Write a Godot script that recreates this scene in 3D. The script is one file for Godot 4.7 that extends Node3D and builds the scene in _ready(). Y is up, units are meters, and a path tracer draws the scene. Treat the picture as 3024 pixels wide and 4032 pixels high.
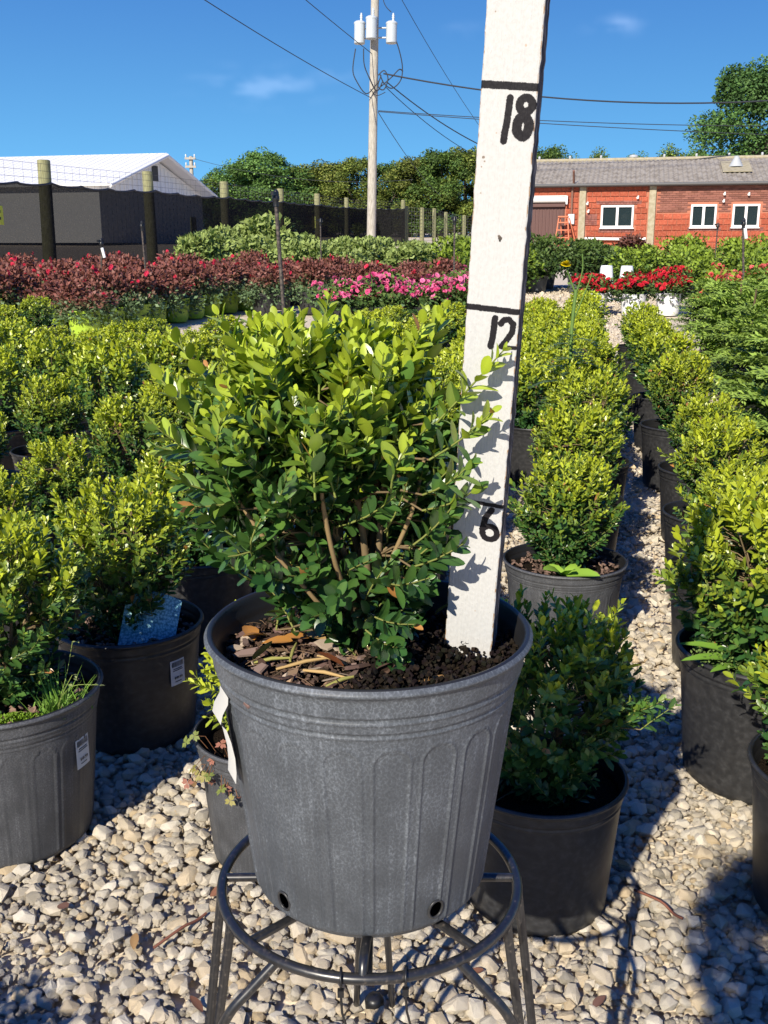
extends Node3D
# A nursery bed seen from a crouch: a boxwood in a weathered pot on a wire stand, a painted measuring stick, rows of potted shrubs behind.

const SLOPE := 0.0235          # the ground rises gently away from the camera
var rng := RandomNumberGenerator.new()
var M := {}
var T := {}
var used := {}


class MB:
	var v := PackedVector3Array()
	var n := PackedVector3Array()
	var c := PackedColorArray()
	var uv := PackedVector2Array()
	var ix := PackedInt32Array()

	func vert(p: Vector3, nn: Vector3, col := Color.WHITE, t := Vector2.ZERO) -> int:
		v.append(p); n.append(nn); c.append(col); uv.append(t)
		return v.size() - 1

	func tri(a: int, b: int, d: int) -> void:
		if (v[b] - v[a]).cross(v[d] - v[a]).dot(n[a] + n[b] + n[d]) > 0.0:
			ix.append(a); ix.append(d); ix.append(b)
		else:
			ix.append(a); ix.append(b); ix.append(d)

	func quad(a: int, b: int, d: int, e: int) -> void:
		tri(a, b, d); tri(a, d, e)

	func flat(p: PackedVector3Array, out: Vector3, col := Color.WHITE) -> void:
		var nn := (p[1] - p[0]).cross(p[2] - p[0]).normalized()
		if nn.dot(out) < 0.0:
			nn = -nn
		var s := v.size()
		for q in p:
			vert(q, nn, col, Vector2(q.x, q.y))
		for k in range(1, p.size() - 1):
			tri(s, s + k, s + k + 1)

	func tpl(t: Dictionary, xf: Transform3D, col: Color) -> void:
		var s := v.size()
		v.append_array(xf * (t.v as PackedVector3Array))
		n.append_array(Transform3D(xf.basis.orthonormalized(), Vector3.ZERO) * (t.n as PackedVector3Array))
		uv.append_array(t.uv as PackedVector2Array)
		for sh: float in (t.s as PackedFloat32Array):
			c.append(Color(col.r * sh, col.g * sh, col.b * sh))
		for k: int in (t.ix as PackedInt32Array):
			ix.append(s + k)

	func box(xf: Transform3D, sz: Vector3, col := Color.WHITE, bevel := 0.0) -> void:
		var h := sz * 0.5
		if bevel <= 0.0:
			for ax in 3:
				for sg in [-1.0, 1.0]:
					var o := Vector3.ZERO
					o[ax] = sg
					var a := (ax + 1) % 3
					var b := (ax + 2) % 3
					var pts := PackedVector3Array()
					for q in [[-1.0, -1.0], [1.0, -1.0], [1.0, 1.0], [-1.0, 1.0]]:
						var p := Vector3.ZERO
						p[ax] = sg * h[ax]; p[a] = q[0] * h[a]; p[b] = q[1] * h[b]
						pts.append(xf * p)
					flat(pts, xf.basis * o, col)
			return
		# chamfered box: six faces, twelve edge strips, eight corners
		for ax in 3:
			var a := (ax + 1) % 3
			var b := (ax + 2) % 3
			for sg in [-1.0, 1.0]:
				var o := Vector3.ZERO
				o[ax] = sg
				var pts := PackedVector3Array()
				for q in [[-1.0, -1.0], [1.0, -1.0], [1.0, 1.0], [-1.0, 1.0]]:
					var p := Vector3.ZERO
					p[ax] = sg * h[ax]; p[a] = q[0] * (h[a] - bevel); p[b] = q[1] * (h[b] - bevel)
					pts.append(xf * p)
				flat(pts, xf.basis * o, col)
				for sg2 in [-1.0, 1.0]:
					var e := PackedVector3Array()
					for q in [[0, -1.0], [0, 1.0], [1, 1.0], [1, -1.0]]:
						var p := Vector3.ZERO
						p[ax] = sg * (h[ax] - (bevel if q[0] == 1 else 0.0))
						p[a] = sg2 * (h[a] - (bevel if q[0] == 0 else 0.0))
						p[b] = q[1] * (h[b] - bevel)
						e.append(xf * p)
					var oo := Vector3.ZERO
					oo[ax] = sg; oo[a] = sg2
					flat(e, xf.basis * oo, col)
		for sx in [-1.0, 1.0]:
			for sy in [-1.0, 1.0]:
				for s3 in [-1.0, 1.0]:
					var k := Vector3(sx, sy, s3)
					flat(PackedVector3Array([xf * (k * Vector3(h.x, h.y - bevel, h.z - bevel)), xf * (k * Vector3(h.x - bevel, h.y, h.z - bevel)), xf * (k * Vector3(h.x - bevel, h.y - bevel, h.z))]), xf.basis * k, col)

	func tube(p: PackedVector3Array, r: PackedFloat32Array, sides: int, col := Color.WHITE, cap := true, closed := false) -> void:
		var m := p.size()
		var first := v.size()
		var up := Vector3.UP if absf((p[1] - p[0]).normalized().y) < 0.9 else Vector3.RIGHT
		var along := 0.0
		for k in m:
			var dv := p[(k + 1) % m] - p[(k + m - 1) % m] if closed else p[mini(k + 1, m - 1)] - p[maxi(k - 1, 0)]
			dv = dv.normalized()
			if k > 0:
				along += p[k].distance_to(p[k - 1])
			var a := up.cross(dv).normalized()
			var b := dv.cross(a)
			up = b
			for j in sides + 1:
				var w := TAU * j / sides
				var o := a * cos(w) + b * sin(w)
				vert(p[k] + o * r[mini(k, r.size() - 1)], o, col, Vector2(float(j) / sides, along))
		var rows := m if closed else m - 1
		for k in rows:
			for j in sides:
				var q := first + k * (sides + 1) + j
				var q2 := first + ((k + 1) % m) * (sides + 1) + j
				quad(q, q + 1, q2 + 1, q2)
		if cap and not closed:
			for e in [0, m - 1]:
				var dv := (p[0] - p[1] if e == 0 else p[m - 1] - p[m - 2]).normalized()
				var s := v.size()
				for j in sides:
					vert(v[first + e * (sides + 1) + j], dv, col)
				for j in range(1, sides - 1):
					tri(s, s + j, s + j + 1)

	func lathe(prof: PackedVector2Array, sides: int, col := Color.WHITE) -> void:   # points (radius, y), smooth inside the list
		var m := prof.size()
		var first := v.size()
		var along := 0.0
		for k in m:
			var d := prof[mini(k + 1, m - 1)] - prof[maxi(k - 1, 0)]
			var nn := Vector2(d.y, -d.x).normalized()
			if k > 0:
				along += prof[k].distance_to(prof[k - 1])
			for j in sides + 1:
				var w := TAU * j / sides
				vert(Vector3(cos(w) * prof[k].x, prof[k].y, sin(w) * prof[k].x), Vector3(cos(w) * nn.x, nn.y, sin(w) * nn.x), col, Vector2(float(j) / sides, along))
		for k in m - 1:
			for j in sides:
				var q := first + k * (sides + 1) + j
				quad(q, q + 1, q + sides + 2, q + sides + 1)

	func mesh(mat: Material) -> ArrayMesh:
		var am := ArrayMesh.new()
		var a := []
		a.resize(Mesh.ARRAY_MAX)
		a[Mesh.ARRAY_VERTEX] = v; a[Mesh.ARRAY_NORMAL] = n; a[Mesh.ARRAY_COLOR] = c; a[Mesh.ARRAY_TEX_UV] = uv; a[Mesh.ARRAY_INDEX] = ix
		am.add_surface_from_arrays(Mesh.PRIMITIVE_TRIANGLES, a)
		am.surface_set_material(0, mat)
		return am


# ---------------------------------------------------------------- naming

func numbered(called: String) -> String:
	if not used.has(called):
		used[called] = 0
		return called
	used[called] += 1
	return "%s_%03d" % [called, used[called]]

func tag(o: Node3D, label := "", category := "", group := "", kind := "") -> Node3D:
	if label: o.set_meta("label", label)
	if category: o.set_meta("category", category)
	if group: o.set_meta("group", group)
	if kind: o.set_meta("kind", kind)
	return o

func thing(called: String, label: String, category: String, at := Vector3.ZERO, turn := 0.0, group := "") -> Node3D:
	var o := Node3D.new()
	o.name = numbered(called)
	add_child(o)
	o.position = at
	o.rotation.y = turn
	return tag(o, label, category, group)

func part(called: String, m: Mesh, parent: Node = null, xf := Transform3D.IDENTITY, kind := "") -> MeshInstance3D:
	var o := MeshInstance3D.new()
	o.mesh = m
	o.transform = xf
	if parent == null or parent == self:
		o.name = numbered(called)
		add_child(o)
	else:
		o.name = called
		var k := 0
		var seen: Dictionary = parent.get_meta("names_") if parent.has_meta("names_") else {}
		if seen.has(called):
			k = seen[called] + 1
			o.name = "%s_%03d" % [called, k]
		seen[called] = k
		parent.set_meta("names_", seen)
		parent.add_child(o)
	if kind: o.set_meta("kind", kind)
	return o

func dup(o: Node3D, called: String, at: Vector3, turn: float, scl: Vector3, label: String, group := "") -> Node3D:
	var r: Node3D = o.duplicate()
	r.name = numbered(called)
	add_child(r)
	r.position = at
	r.rotation = Vector3(0, turn, 0)
	r.scale = scl
	r.set_meta("label", label)
	if group: r.set_meta("group", group)
	return r

func gy(z: float) -> float:
	return -z * SLOPE

func R(a: float, b: float) -> float:
	return rng.randf_range(a, b)

func lin(r: float, g: float, b: float) -> Color:
	return Color(r, g, b)

func mixc(a: Color, b: Color, t: float) -> Color:
	return a.lerp(b, clampf(t, 0.0, 1.0))

func ordinal(i: int) -> String:
	return ["first", "second", "third", "fourth", "fifth", "sixth", "seventh", "eighth", "ninth", "tenth", "eleventh", "twelfth", "thirteenth", "fourteenth", "fifteenth", "sixteenth", "seventeenth", "eighteenth", "nineteenth", "twentieth", "twenty-first", "twenty-second"][mini(i, 21)]

func frame(dir: Vector3, nrm: Vector3) -> Basis:   # y along dir, z near nrm
	var y := dir.normalized()
	var x := y.cross(nrm)
	if x.length() < 0.001:
		x = y.cross(Vector3(0.3, 0.2, 0.9))
	x = x.normalized()
	return Basis(x, y, x.cross(y))


# ---------------------------------------------------------------- materials

func noise_tex(seed_: int, freq: float, type: int, oct: int, ramp: Array, size := 512, normal := false, strength := 6.0, cell := -1) -> NoiseTexture2D:
	var f := FastNoiseLite.new()
	f.seed = seed_
	f.frequency = freq
	f.noise_type = type
	f.fractal_octaves = oct
	if cell >= 0:
		f.cellular_return_type = cell
	var t := NoiseTexture2D.new()
	t.width = size
	t.height = size
	t.seamless = true
	t.noise = f
	t.as_normal_map = normal
	t.bump_strength = strength
	if ramp.size():
		var g := Gradient.new()
		var offs := PackedFloat32Array()
		var cols := PackedColorArray()
		for e in ramp:
			offs.append(e[0])
			cols.append((e[1] as Color).linear_to_srgb())
		g.offsets = offs
		g.colors = cols
		t.color_ramp = g
	return t

func mat(called: String, col: Color, rough: float, spec := 0.5, tex: Texture2D = null, scale := 1.0, world := false, bump: Texture2D = null, bump_cm := 0.3) -> StandardMaterial3D:
	var m := StandardMaterial3D.new()
	m.resource_name = called
	m.albedo_color = col.linear_to_srgb()
	m.roughness = rough
	m.metallic_specular = spec
	if tex or bump:
		m.uv1_triplanar = true
		m.uv1_world_triplanar = world
		m.uv1_scale = Vector3.ONE * scale
	if tex:
		m.albedo_texture = tex
	if bump:
		m.heightmap_enabled = true
		m.heightmap_texture = bump
		m.heightmap_scale = bump_cm
	M[called] = m
	return m

func leaf_mat(called: String, rough: float, through: float, tint := Color(0.75, 0.95, 0.25), spec := 0.5) -> StandardMaterial3D:
	var m := mat(called, Color.WHITE, rough, spec)
	m.vertex_color_use_as_albedo = true
	m.cull_mode = BaseMaterial3D.CULL_DISABLED
	m.backlight_enabled = true
	m.backlight = tint * through
	return m

func painted(called: String, rough: float, spec := 0.5) -> StandardMaterial3D:   # colour per vertex
	var m := mat(called, Color.WHITE, rough, spec)
	m.vertex_color_use_as_albedo = true
	m.cull_mode = BaseMaterial3D.CULL_DISABLED
	return m

func pot_image(seed_: int, dirty: float) -> Array:   # weathered plastic: crust, streaks, scuffs -> [albedo, roughness]
	var w := 1024
	var h := 512
	var crack := FastNoiseLite.new()
	crack.seed = seed_; crack.noise_type = FastNoiseLite.TYPE_CELLULAR; crack.frequency = 0.11
	crack.cellular_return_type = FastNoiseLite.RETURN_DISTANCE2_SUB; crack.domain_warp_enabled = true
	crack.domain_warp_amplitude = 9.0; crack.domain_warp_frequency = 0.09
	var big := FastNoiseLite.new()
	big.seed = seed_ + 1; big.frequency = 0.006; big.fractal_octaves = 5
	var fine := FastNoiseLite.new()
	fine.seed = seed_ + 2; fine.frequency = 0.12; fine.fractal_octaves = 3
	var streak := FastNoiseLite.new()
	streak.seed = seed_ + 3; streak.frequency = 0.035; streak.fractal_octaves = 3
	var data := PackedByteArray()
	data.resize(w * h * 3)
	for y in h:
		var up := 1.0 - float(y) / h
		for x in w:
			var b := big.get_noise_2d(x, y * 1.2)
			var f := fine.get_noise_2d(x, y)
			var st := streak.get_noise_2d(x * 1.6, y * 0.06)
			var base := 0.063 + 0.008 * b + 0.014 * f + 0.008 * st
			var amount := clampf(b * 0.45 + up * 0.65 + 0.18, 0.0, 1.0) * dirty
			var cr := crack.get_noise_2d(x, y)
			var crust := clampf((-0.84 - cr) * 6.0 + 0.5, 0.0, 1.0) * amount
			var chalk := clampf(st * 1.3 + f * 1.6 + b * 0.6 - 0.62, 0.0, 1.0) * dirty
			var v := base + 0.085 * crust + 0.022 * amount + 0.055 * chalk
			var s := Color(v * 0.97, v, v * 1.05).linear_to_srgb()
			var o := (y * w + x) * 3
			data[o] = int(clampf(s.r, 0, 1) * 255.0); data[o + 1] = int(clampf(s.g, 0, 1) * 255.0); data[o + 2] = int(clampf(s.b, 0, 1) * 255.0)
	var im := Image.create_from_data(w, h, false, Image.FORMAT_RGB8, data)
	# scuffs
	for k in 90:
		var x0 := int(rng.randf() * w)
		var y0 := int(rng.randf() * h)
		var ln := int(R(8, 60))
		var sl := R(-0.9, 0.9)
		var tone := 0.035 if rng.randf() < 0.5 else 0.2
		for q in ln:
			var px := posmod(x0 + int(q * sl * 0.7), w)
			var py := clampi(y0 + q, 0, h - 1)
			im.set_pixel(px, py, im.get_pixel(px, py).lerp(Color(tone, tone, tone * 1.05).linear_to_srgb(), 0.45))
	return [ImageTexture.create_from_image(im)]

func make_materials() -> void:
	leaf_mat("leaf_main", 0.33, 0.55, Color(0.78, 0.98, 0.28), 0.55)
	leaf_mat("leaf_box", 0.36, 0.6, Color(0.85, 0.95, 0.2), 0.55)
	leaf_mat("leaf_soft", 0.55, 0.5, Color(0.7, 0.95, 0.3), 0.4)
	leaf_mat("leaf_tree", 0.6, 0.4, Color(0.6, 0.95, 0.3), 0.35)
	leaf_mat("petal", 0.6, 0.5, Color(1.0, 0.5, 0.55), 0.3)
	painted("chips", 0.85, 0.3)
	painted("bark", 0.85, 0.3)
	painted("stone_blank", 0.9, 0.3)
	var stone_tex := noise_tex(11, 0.03, FastNoiseLite.TYPE_SIMPLEX, 5, [[0.15, lin(0.70, 0.67, 0.62)], [0.5, lin(0.95, 0.94, 0.92)], [1.0, lin(1, 1, 1)]], 512)
	var stone_bump := noise_tex(12, 0.04, FastNoiseLite.TYPE_SIMPLEX, 5, [], 512)
	var st := mat("stone", Color.WHITE, 0.92, 0.25, stone_tex, 1.0, false, stone_bump, 0.12)
	st.vertex_color_use_as_albedo = true
	var bed_tex := noise_tex(13, 0.045, FastNoiseLite.TYPE_CELLULAR, 2, [[0.0, lin(0.70, 0.60, 0.45)], [0.5, lin(0.66, 0.56, 0.42)], [0.85, lin(0.48, 0.40, 0.29)], [1.0, lin(0.26, 0.21, 0.15)]], 1024, false, 6.0, FastNoiseLite.RETURN_DISTANCE)
	var bed_bump := noise_tex(13, 0.045, FastNoiseLite.TYPE_CELLULAR, 2, [[0.0, Color.WHITE], [1.0, Color.BLACK]], 1024, false, 6.0, FastNoiseLite.RETURN_DISTANCE)
	mat("gravel_bed", Color.WHITE, 0.95, 0.2, bed_tex, 0.9, true, bed_bump, 0.7)
	var soil_tex := noise_tex(15, 0.06, FastNoiseLite.TYPE_SIMPLEX, 5, [[0.25, lin(0.008, 0.006, 0.004)], [0.6, lin(0.022, 0.016, 0.011)], [1.0, lin(0.05, 0.036, 0.024)]], 512)
	mat("soil", Color.WHITE, 0.95, 0.15, soil_tex, 9.0, false, stone_bump, 0.4)
	var pi1 := pot_image(21, 1.0)
	var pm := mat("pot_weathered", Color(0.88, 0.95, 1.03), 0.52, 0.45)
	pm.albedo_texture = pi1[0]
	var pm2 := mat("pot_dusty", Color(0.8, 0.8, 0.82), 0.5, 0.45)
	pm2.albedo_texture = pi1[0]
	pm2.uv1_scale = Vector3(1.0, 1.0, 1.0)
	pm2.uv1_offset = Vector3(0.37, 0.0, 0.0)
	var dusty := noise_tex(22, 0.02, FastNoiseLite.TYPE_SIMPLEX, 5, [[0.2, lin(0.020, 0.020, 0.021)], [0.6, lin(0.030, 0.030, 0.031)], [0.95, lin(0.050, 0.050, 0.052)]], 512)
	mat("pot_black", Color.WHITE, 0.42, 0.5, dusty, 5.0)
	mat("pot_inside", lin(0.016, 0.016, 0.017), 0.45, 0.5)
	var limes := noise_tex(23, 0.02, FastNoiseLite.TYPE_SIMPLEX, 3, [[0.2, lin(0.30, 0.46, 0.03)], [0.9, lin(0.42, 0.60, 0.06)]], 256)
	mat("pot_lime", Color.WHITE, 0.4, 0.5, limes, 3.0)
	mat("pot_white", lin(0.74, 0.75, 0.76), 0.4, 0.5)
	mat("pot_grey", lin(0.09, 0.10, 0.105), 0.45, 0.5)
	var rust := noise_tex(24, 0.035, FastNoiseLite.TYPE_SIMPLEX, 5, [[0.0, lin(0.010, 0.010, 0.011)], [0.68, lin(0.016, 0.016, 0.017)], [0.80, lin(0.045, 0.038, 0.032)], [1.0, lin(0.14, 0.12, 0.10)]], 512)
	mat("wire", Color.WHITE, 0.33, 0.6, rust, 6.0)
	mat("black_plastic", lin(0.012, 0.012, 0.013), 0.4)
	mat("label_white", lin(0.62, 0.62, 0.6), 0.5)
	mat("tag_paper", lin(0.52, 0.51, 0.47), 0.6)
	mat("label_ink", lin(0.02, 0.02, 0.025), 0.6)
	var blue := noise_tex(25, 0.09, FastNoiseLite.TYPE_CELLULAR, 2, [[0.0, lin(0.50, 0.78, 0.84)], [0.35, lin(0.34, 0.66, 0.74)], [0.6, lin(0.08, 0.26, 0.34)], [1.0, lin(0.03, 0.12, 0.18)]], 512, false, 6.0, FastNoiseLite.RETURN_DISTANCE)
	mat("tag_blue", Color.WHITE, 0.4, 0.5, blue, 4.5)
	var weath := noise_tex(26, 0.02, FastNoiseLite.TYPE_SIMPLEX, 5, [[0.2, lin(0.30, 0.27, 0.22)], [0.6, lin(0.46, 0.43, 0.37)], [1.0, lin(0.55, 0.52, 0.46)]], 512)
	var pole := mat("pole_wood", Color.WHITE, 0.85, 0.25, weath, 1.0)
	pole.uv1_scale = Vector3(3.0, 0.25, 3.0)
	var fpost := mat("post_wood", lin(0.62, 0.66, 0.42), 0.85, 0.25, weath, 1.0)
	fpost.uv1_scale = Vector3(4.0, 0.4, 4.0)
	var cloth_tex := noise_tex(27, 0.03, FastNoiseLite.TYPE_SIMPLEX, 4, [[0.2, lin(0.012, 0.012, 0.013)], [1.0, lin(0.03, 0.029, 0.028)]], 512)
	var cl := mat("shade_cloth", Color(1, 1, 1, 0.80), 1.0, 0.1, cloth_tex, 0.5)
	cl.albedo_color = Color(1, 1, 1, 0.945)
	cl.transparency = BaseMaterial3D.TRANSPARENCY_ALPHA
	cl.cull_mode = BaseMaterial3D.CULL_DISABLED
	mat("thin_wire", lin(0.10, 0.10, 0.10), 0.6)
	mat("cable", lin(0.018, 0.022, 0.03), 0.6)
	var galv := mat("transformer_grey", lin(0.52, 0.56, 0.58), 0.4, 0.5)
	galv.metallic = 0.1
	mat("house_white", lin(0.78, 0.79, 0.80), 0.7)
	mat("roof_white", lin(0.74, 0.74, 0.74), 0.45, 0.5)
	mat("dark_gap", lin(0.05, 0.055, 0.06), 0.8)
	mat("sign_yellow", lin(0.55, 0.55, 0.03), 0.5)
	for k in 4:
		var t: float = [0.85, 1.0, 1.12, 0.94][k]
		var tx := noise_tex(30 + k, 0.03, FastNoiseLite.TYPE_SIMPLEX, 4, [[0.1, lin(0.30 * t, 0.070 * t, 0.040 * t)], [0.7, lin(0.40 * t, 0.105 * t, 0.058 * t)], [1.0, lin(0.44 * t, 0.18 * t, 0.125 * t)]], 256)
		mat("block_%d" % k, Color.WHITE, 0.85, 0.25, tx, 1.3, true)
	painted("brown_brick", 0.88, 0.2)
	mat("mortar_red", lin(0.42, 0.17, 0.11), 0.95, 0.15)
	mat("mortar_grey", lin(0.36, 0.23, 0.19), 0.95, 0.15)
	var conc := noise_tex(35, 0.02, FastNoiseLite.TYPE_SIMPLEX, 4, [[0.1, lin(0.30, 0.26, 0.17)], [0.9, lin(0.42, 0.38, 0.28)]], 256)
	mat("concrete", Color.WHITE, 0.9, 0.2, conc, 1.0, true)
	var rooftx := noise_tex(36, 0.014, FastNoiseLite.TYPE_SIMPLEX, 5, [[0.15, lin(0.18, 0.155, 0.125)], [0.5, lin(0.29, 0.26, 0.22)], [0.9, lin(0.38, 0.35, 0.31)]], 512)
	mat("roof_grey", Color.WHITE, 0.85, 0.3, rooftx, 0.4, true)
	mat("roof_trim", lin(0.10, 0.10, 0.10), 0.6)
	mat("ridge_metal", lin(0.40, 0.42, 0.43), 0.5)
	mat("door_brown", lin(0.10, 0.045, 0.038), 0.6)
	mat("white_trim", lin(0.74, 0.74, 0.73), 0.5)
	var gl := mat("glass", lin(0.6, 0.75, 0.75), 0.05, 0.7)
	gl.albedo_color = Color(0.16, 0.2, 0.2, 0.7)
	gl.metallic_specular = 0.3
	gl.transparency = BaseMaterial3D.TRANSPARENCY_ALPHA
	mat("room_dark", lin(0.02, 0.025, 0.025), 0.9)
	mat("ladder_orange", lin(0.56, 0.17, 0.08), 0.55)
	mat("pipe_rust", lin(0.20, 0.10, 0.07), 0.7)
	mat("moss", lin(0.10, 0.20, 0.012), 0.95, 0.1, stone_bump, 30.0, false, stone_bump, 0.8)
	var grain := noise_tex(37, 0.02, FastNoiseLite.TYPE_SIMPLEX, 5, [], 512)
	mat("wood_raw", lin(0.40, 0.20, 0.09), 0.8, 0.3)
	T.grain = grain


# ---------------------------------------------------------------- leaf templates (unit length along +y, faces +z)

func leaf_tpl(W: float, fold: float, curl: float, stations: int, belly := 1.0, twist := 0.0) -> Dictionary:
	var mb := MB.new()
	var sh := PackedFloat32Array()
	var rows := []
	for j in stations + 1:
		var t := 0.5 - 0.5 * cos(PI * j / stations)
		var w := W * pow(maxf(sin(PI * pow(t, belly)), 0.0), 0.62)
		var cz := -curl * t * t
		var ny := 2.0 * curl * t
		if j == 0 or j == stations:
			rows.append([mb.vert(Vector3(0, t, cz), Vector3(0, ny, 1).normalized())])
			sh.append(1.05)
		else:
			var ez := cz + fold * w + twist * (t - 0.5) * w
			var ez2 := cz + fold * w - twist * (t - 0.5) * w
			rows.append([mb.vert(Vector3(-w, t, ez), Vector3(fold * 0.8, ny, 1).normalized()), mb.vert(Vector3(0, t, cz), Vector3(0, ny, 1).normalized()), mb.vert(Vector3(w, t, ez2), Vector3(-fold * 0.8, ny, 1).normalized())])
			sh.append(0.95); sh.append(1.12); sh.append(0.95)
	for j in stations:
		var a: Array = rows[j]
		var b: Array = rows[j + 1]
		if a.size() == 1 and b.size() == 3:
			mb.tri(a[0], b[0], b[1]); mb.tri(a[0], b[1], b[2])
		elif a.size() == 3 and b.size() == 1:
			mb.tri(a[0], a[1], b[0]); mb.tri(a[1], a[2], b[0])
		else:
			mb.quad(a[0], a[1], b[1], b[0]); mb.quad(a[1], a[2], b[2], b[1])
	return {"v": mb.v, "n": mb.n, "s": sh, "ix": mb.ix, "uv": mb.uv}

func petal_tpl() -> Dictionary:   # a small cupped rosette of petals, faces +z, about unit size
	var mb := MB.new()
	var sh := PackedFloat32Array()
	for ring in 3:
		var np: int = [7, 5, 3][ring]
		var rad: float = [0.5, 0.34, 0.18][ring]
		var lift: float = [0.12, 0.25, 0.32][ring]
		for k in np:
			var w := TAU * k / np + ring * 0.4
			var d := Vector3(cos(w), sin(w), 0)
			var sd := Vector3(-sin(w), cos(w), 0)
			var n := (Vector3(0, 0, 1) - d * (0.3 + 0.3 * ring)).normalized()
			var a := mb.vert(Vector3(0, 0, lift * 0.3), n)
			var b := mb.vert(d * rad * 0.75 + sd * rad * 0.5 + Vector3(0, 0, lift * 0.8), n)
			var c := mb.vert(d * rad + Vector3(0, 0, lift), n)
			var e := mb.vert(d * rad * 0.75 - sd * rad * 0.5 + Vector3(0, 0, lift * 0.8), n)
			mb.quad(a, b, c, e)
			sh.append(0.7); sh.append(1.0); sh.append(1.1); sh.append(1.0)
	return {"v": mb.v, "n": mb.n, "s": sh, "ix": mb.ix, "uv": mb.uv}


# ---------------------------------------------------------------- plants

func bush_radius(t: float, low: float) -> float:
	if t < 0.5:
		var u := t / 0.5
		return lerpf(low, 1.0, u * u * (3.0 - 2.0 * u))
	return pow(maxf(1.0 - pow((t - 0.5) / 0.53, 2.0), 0.0), 0.5)

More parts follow.
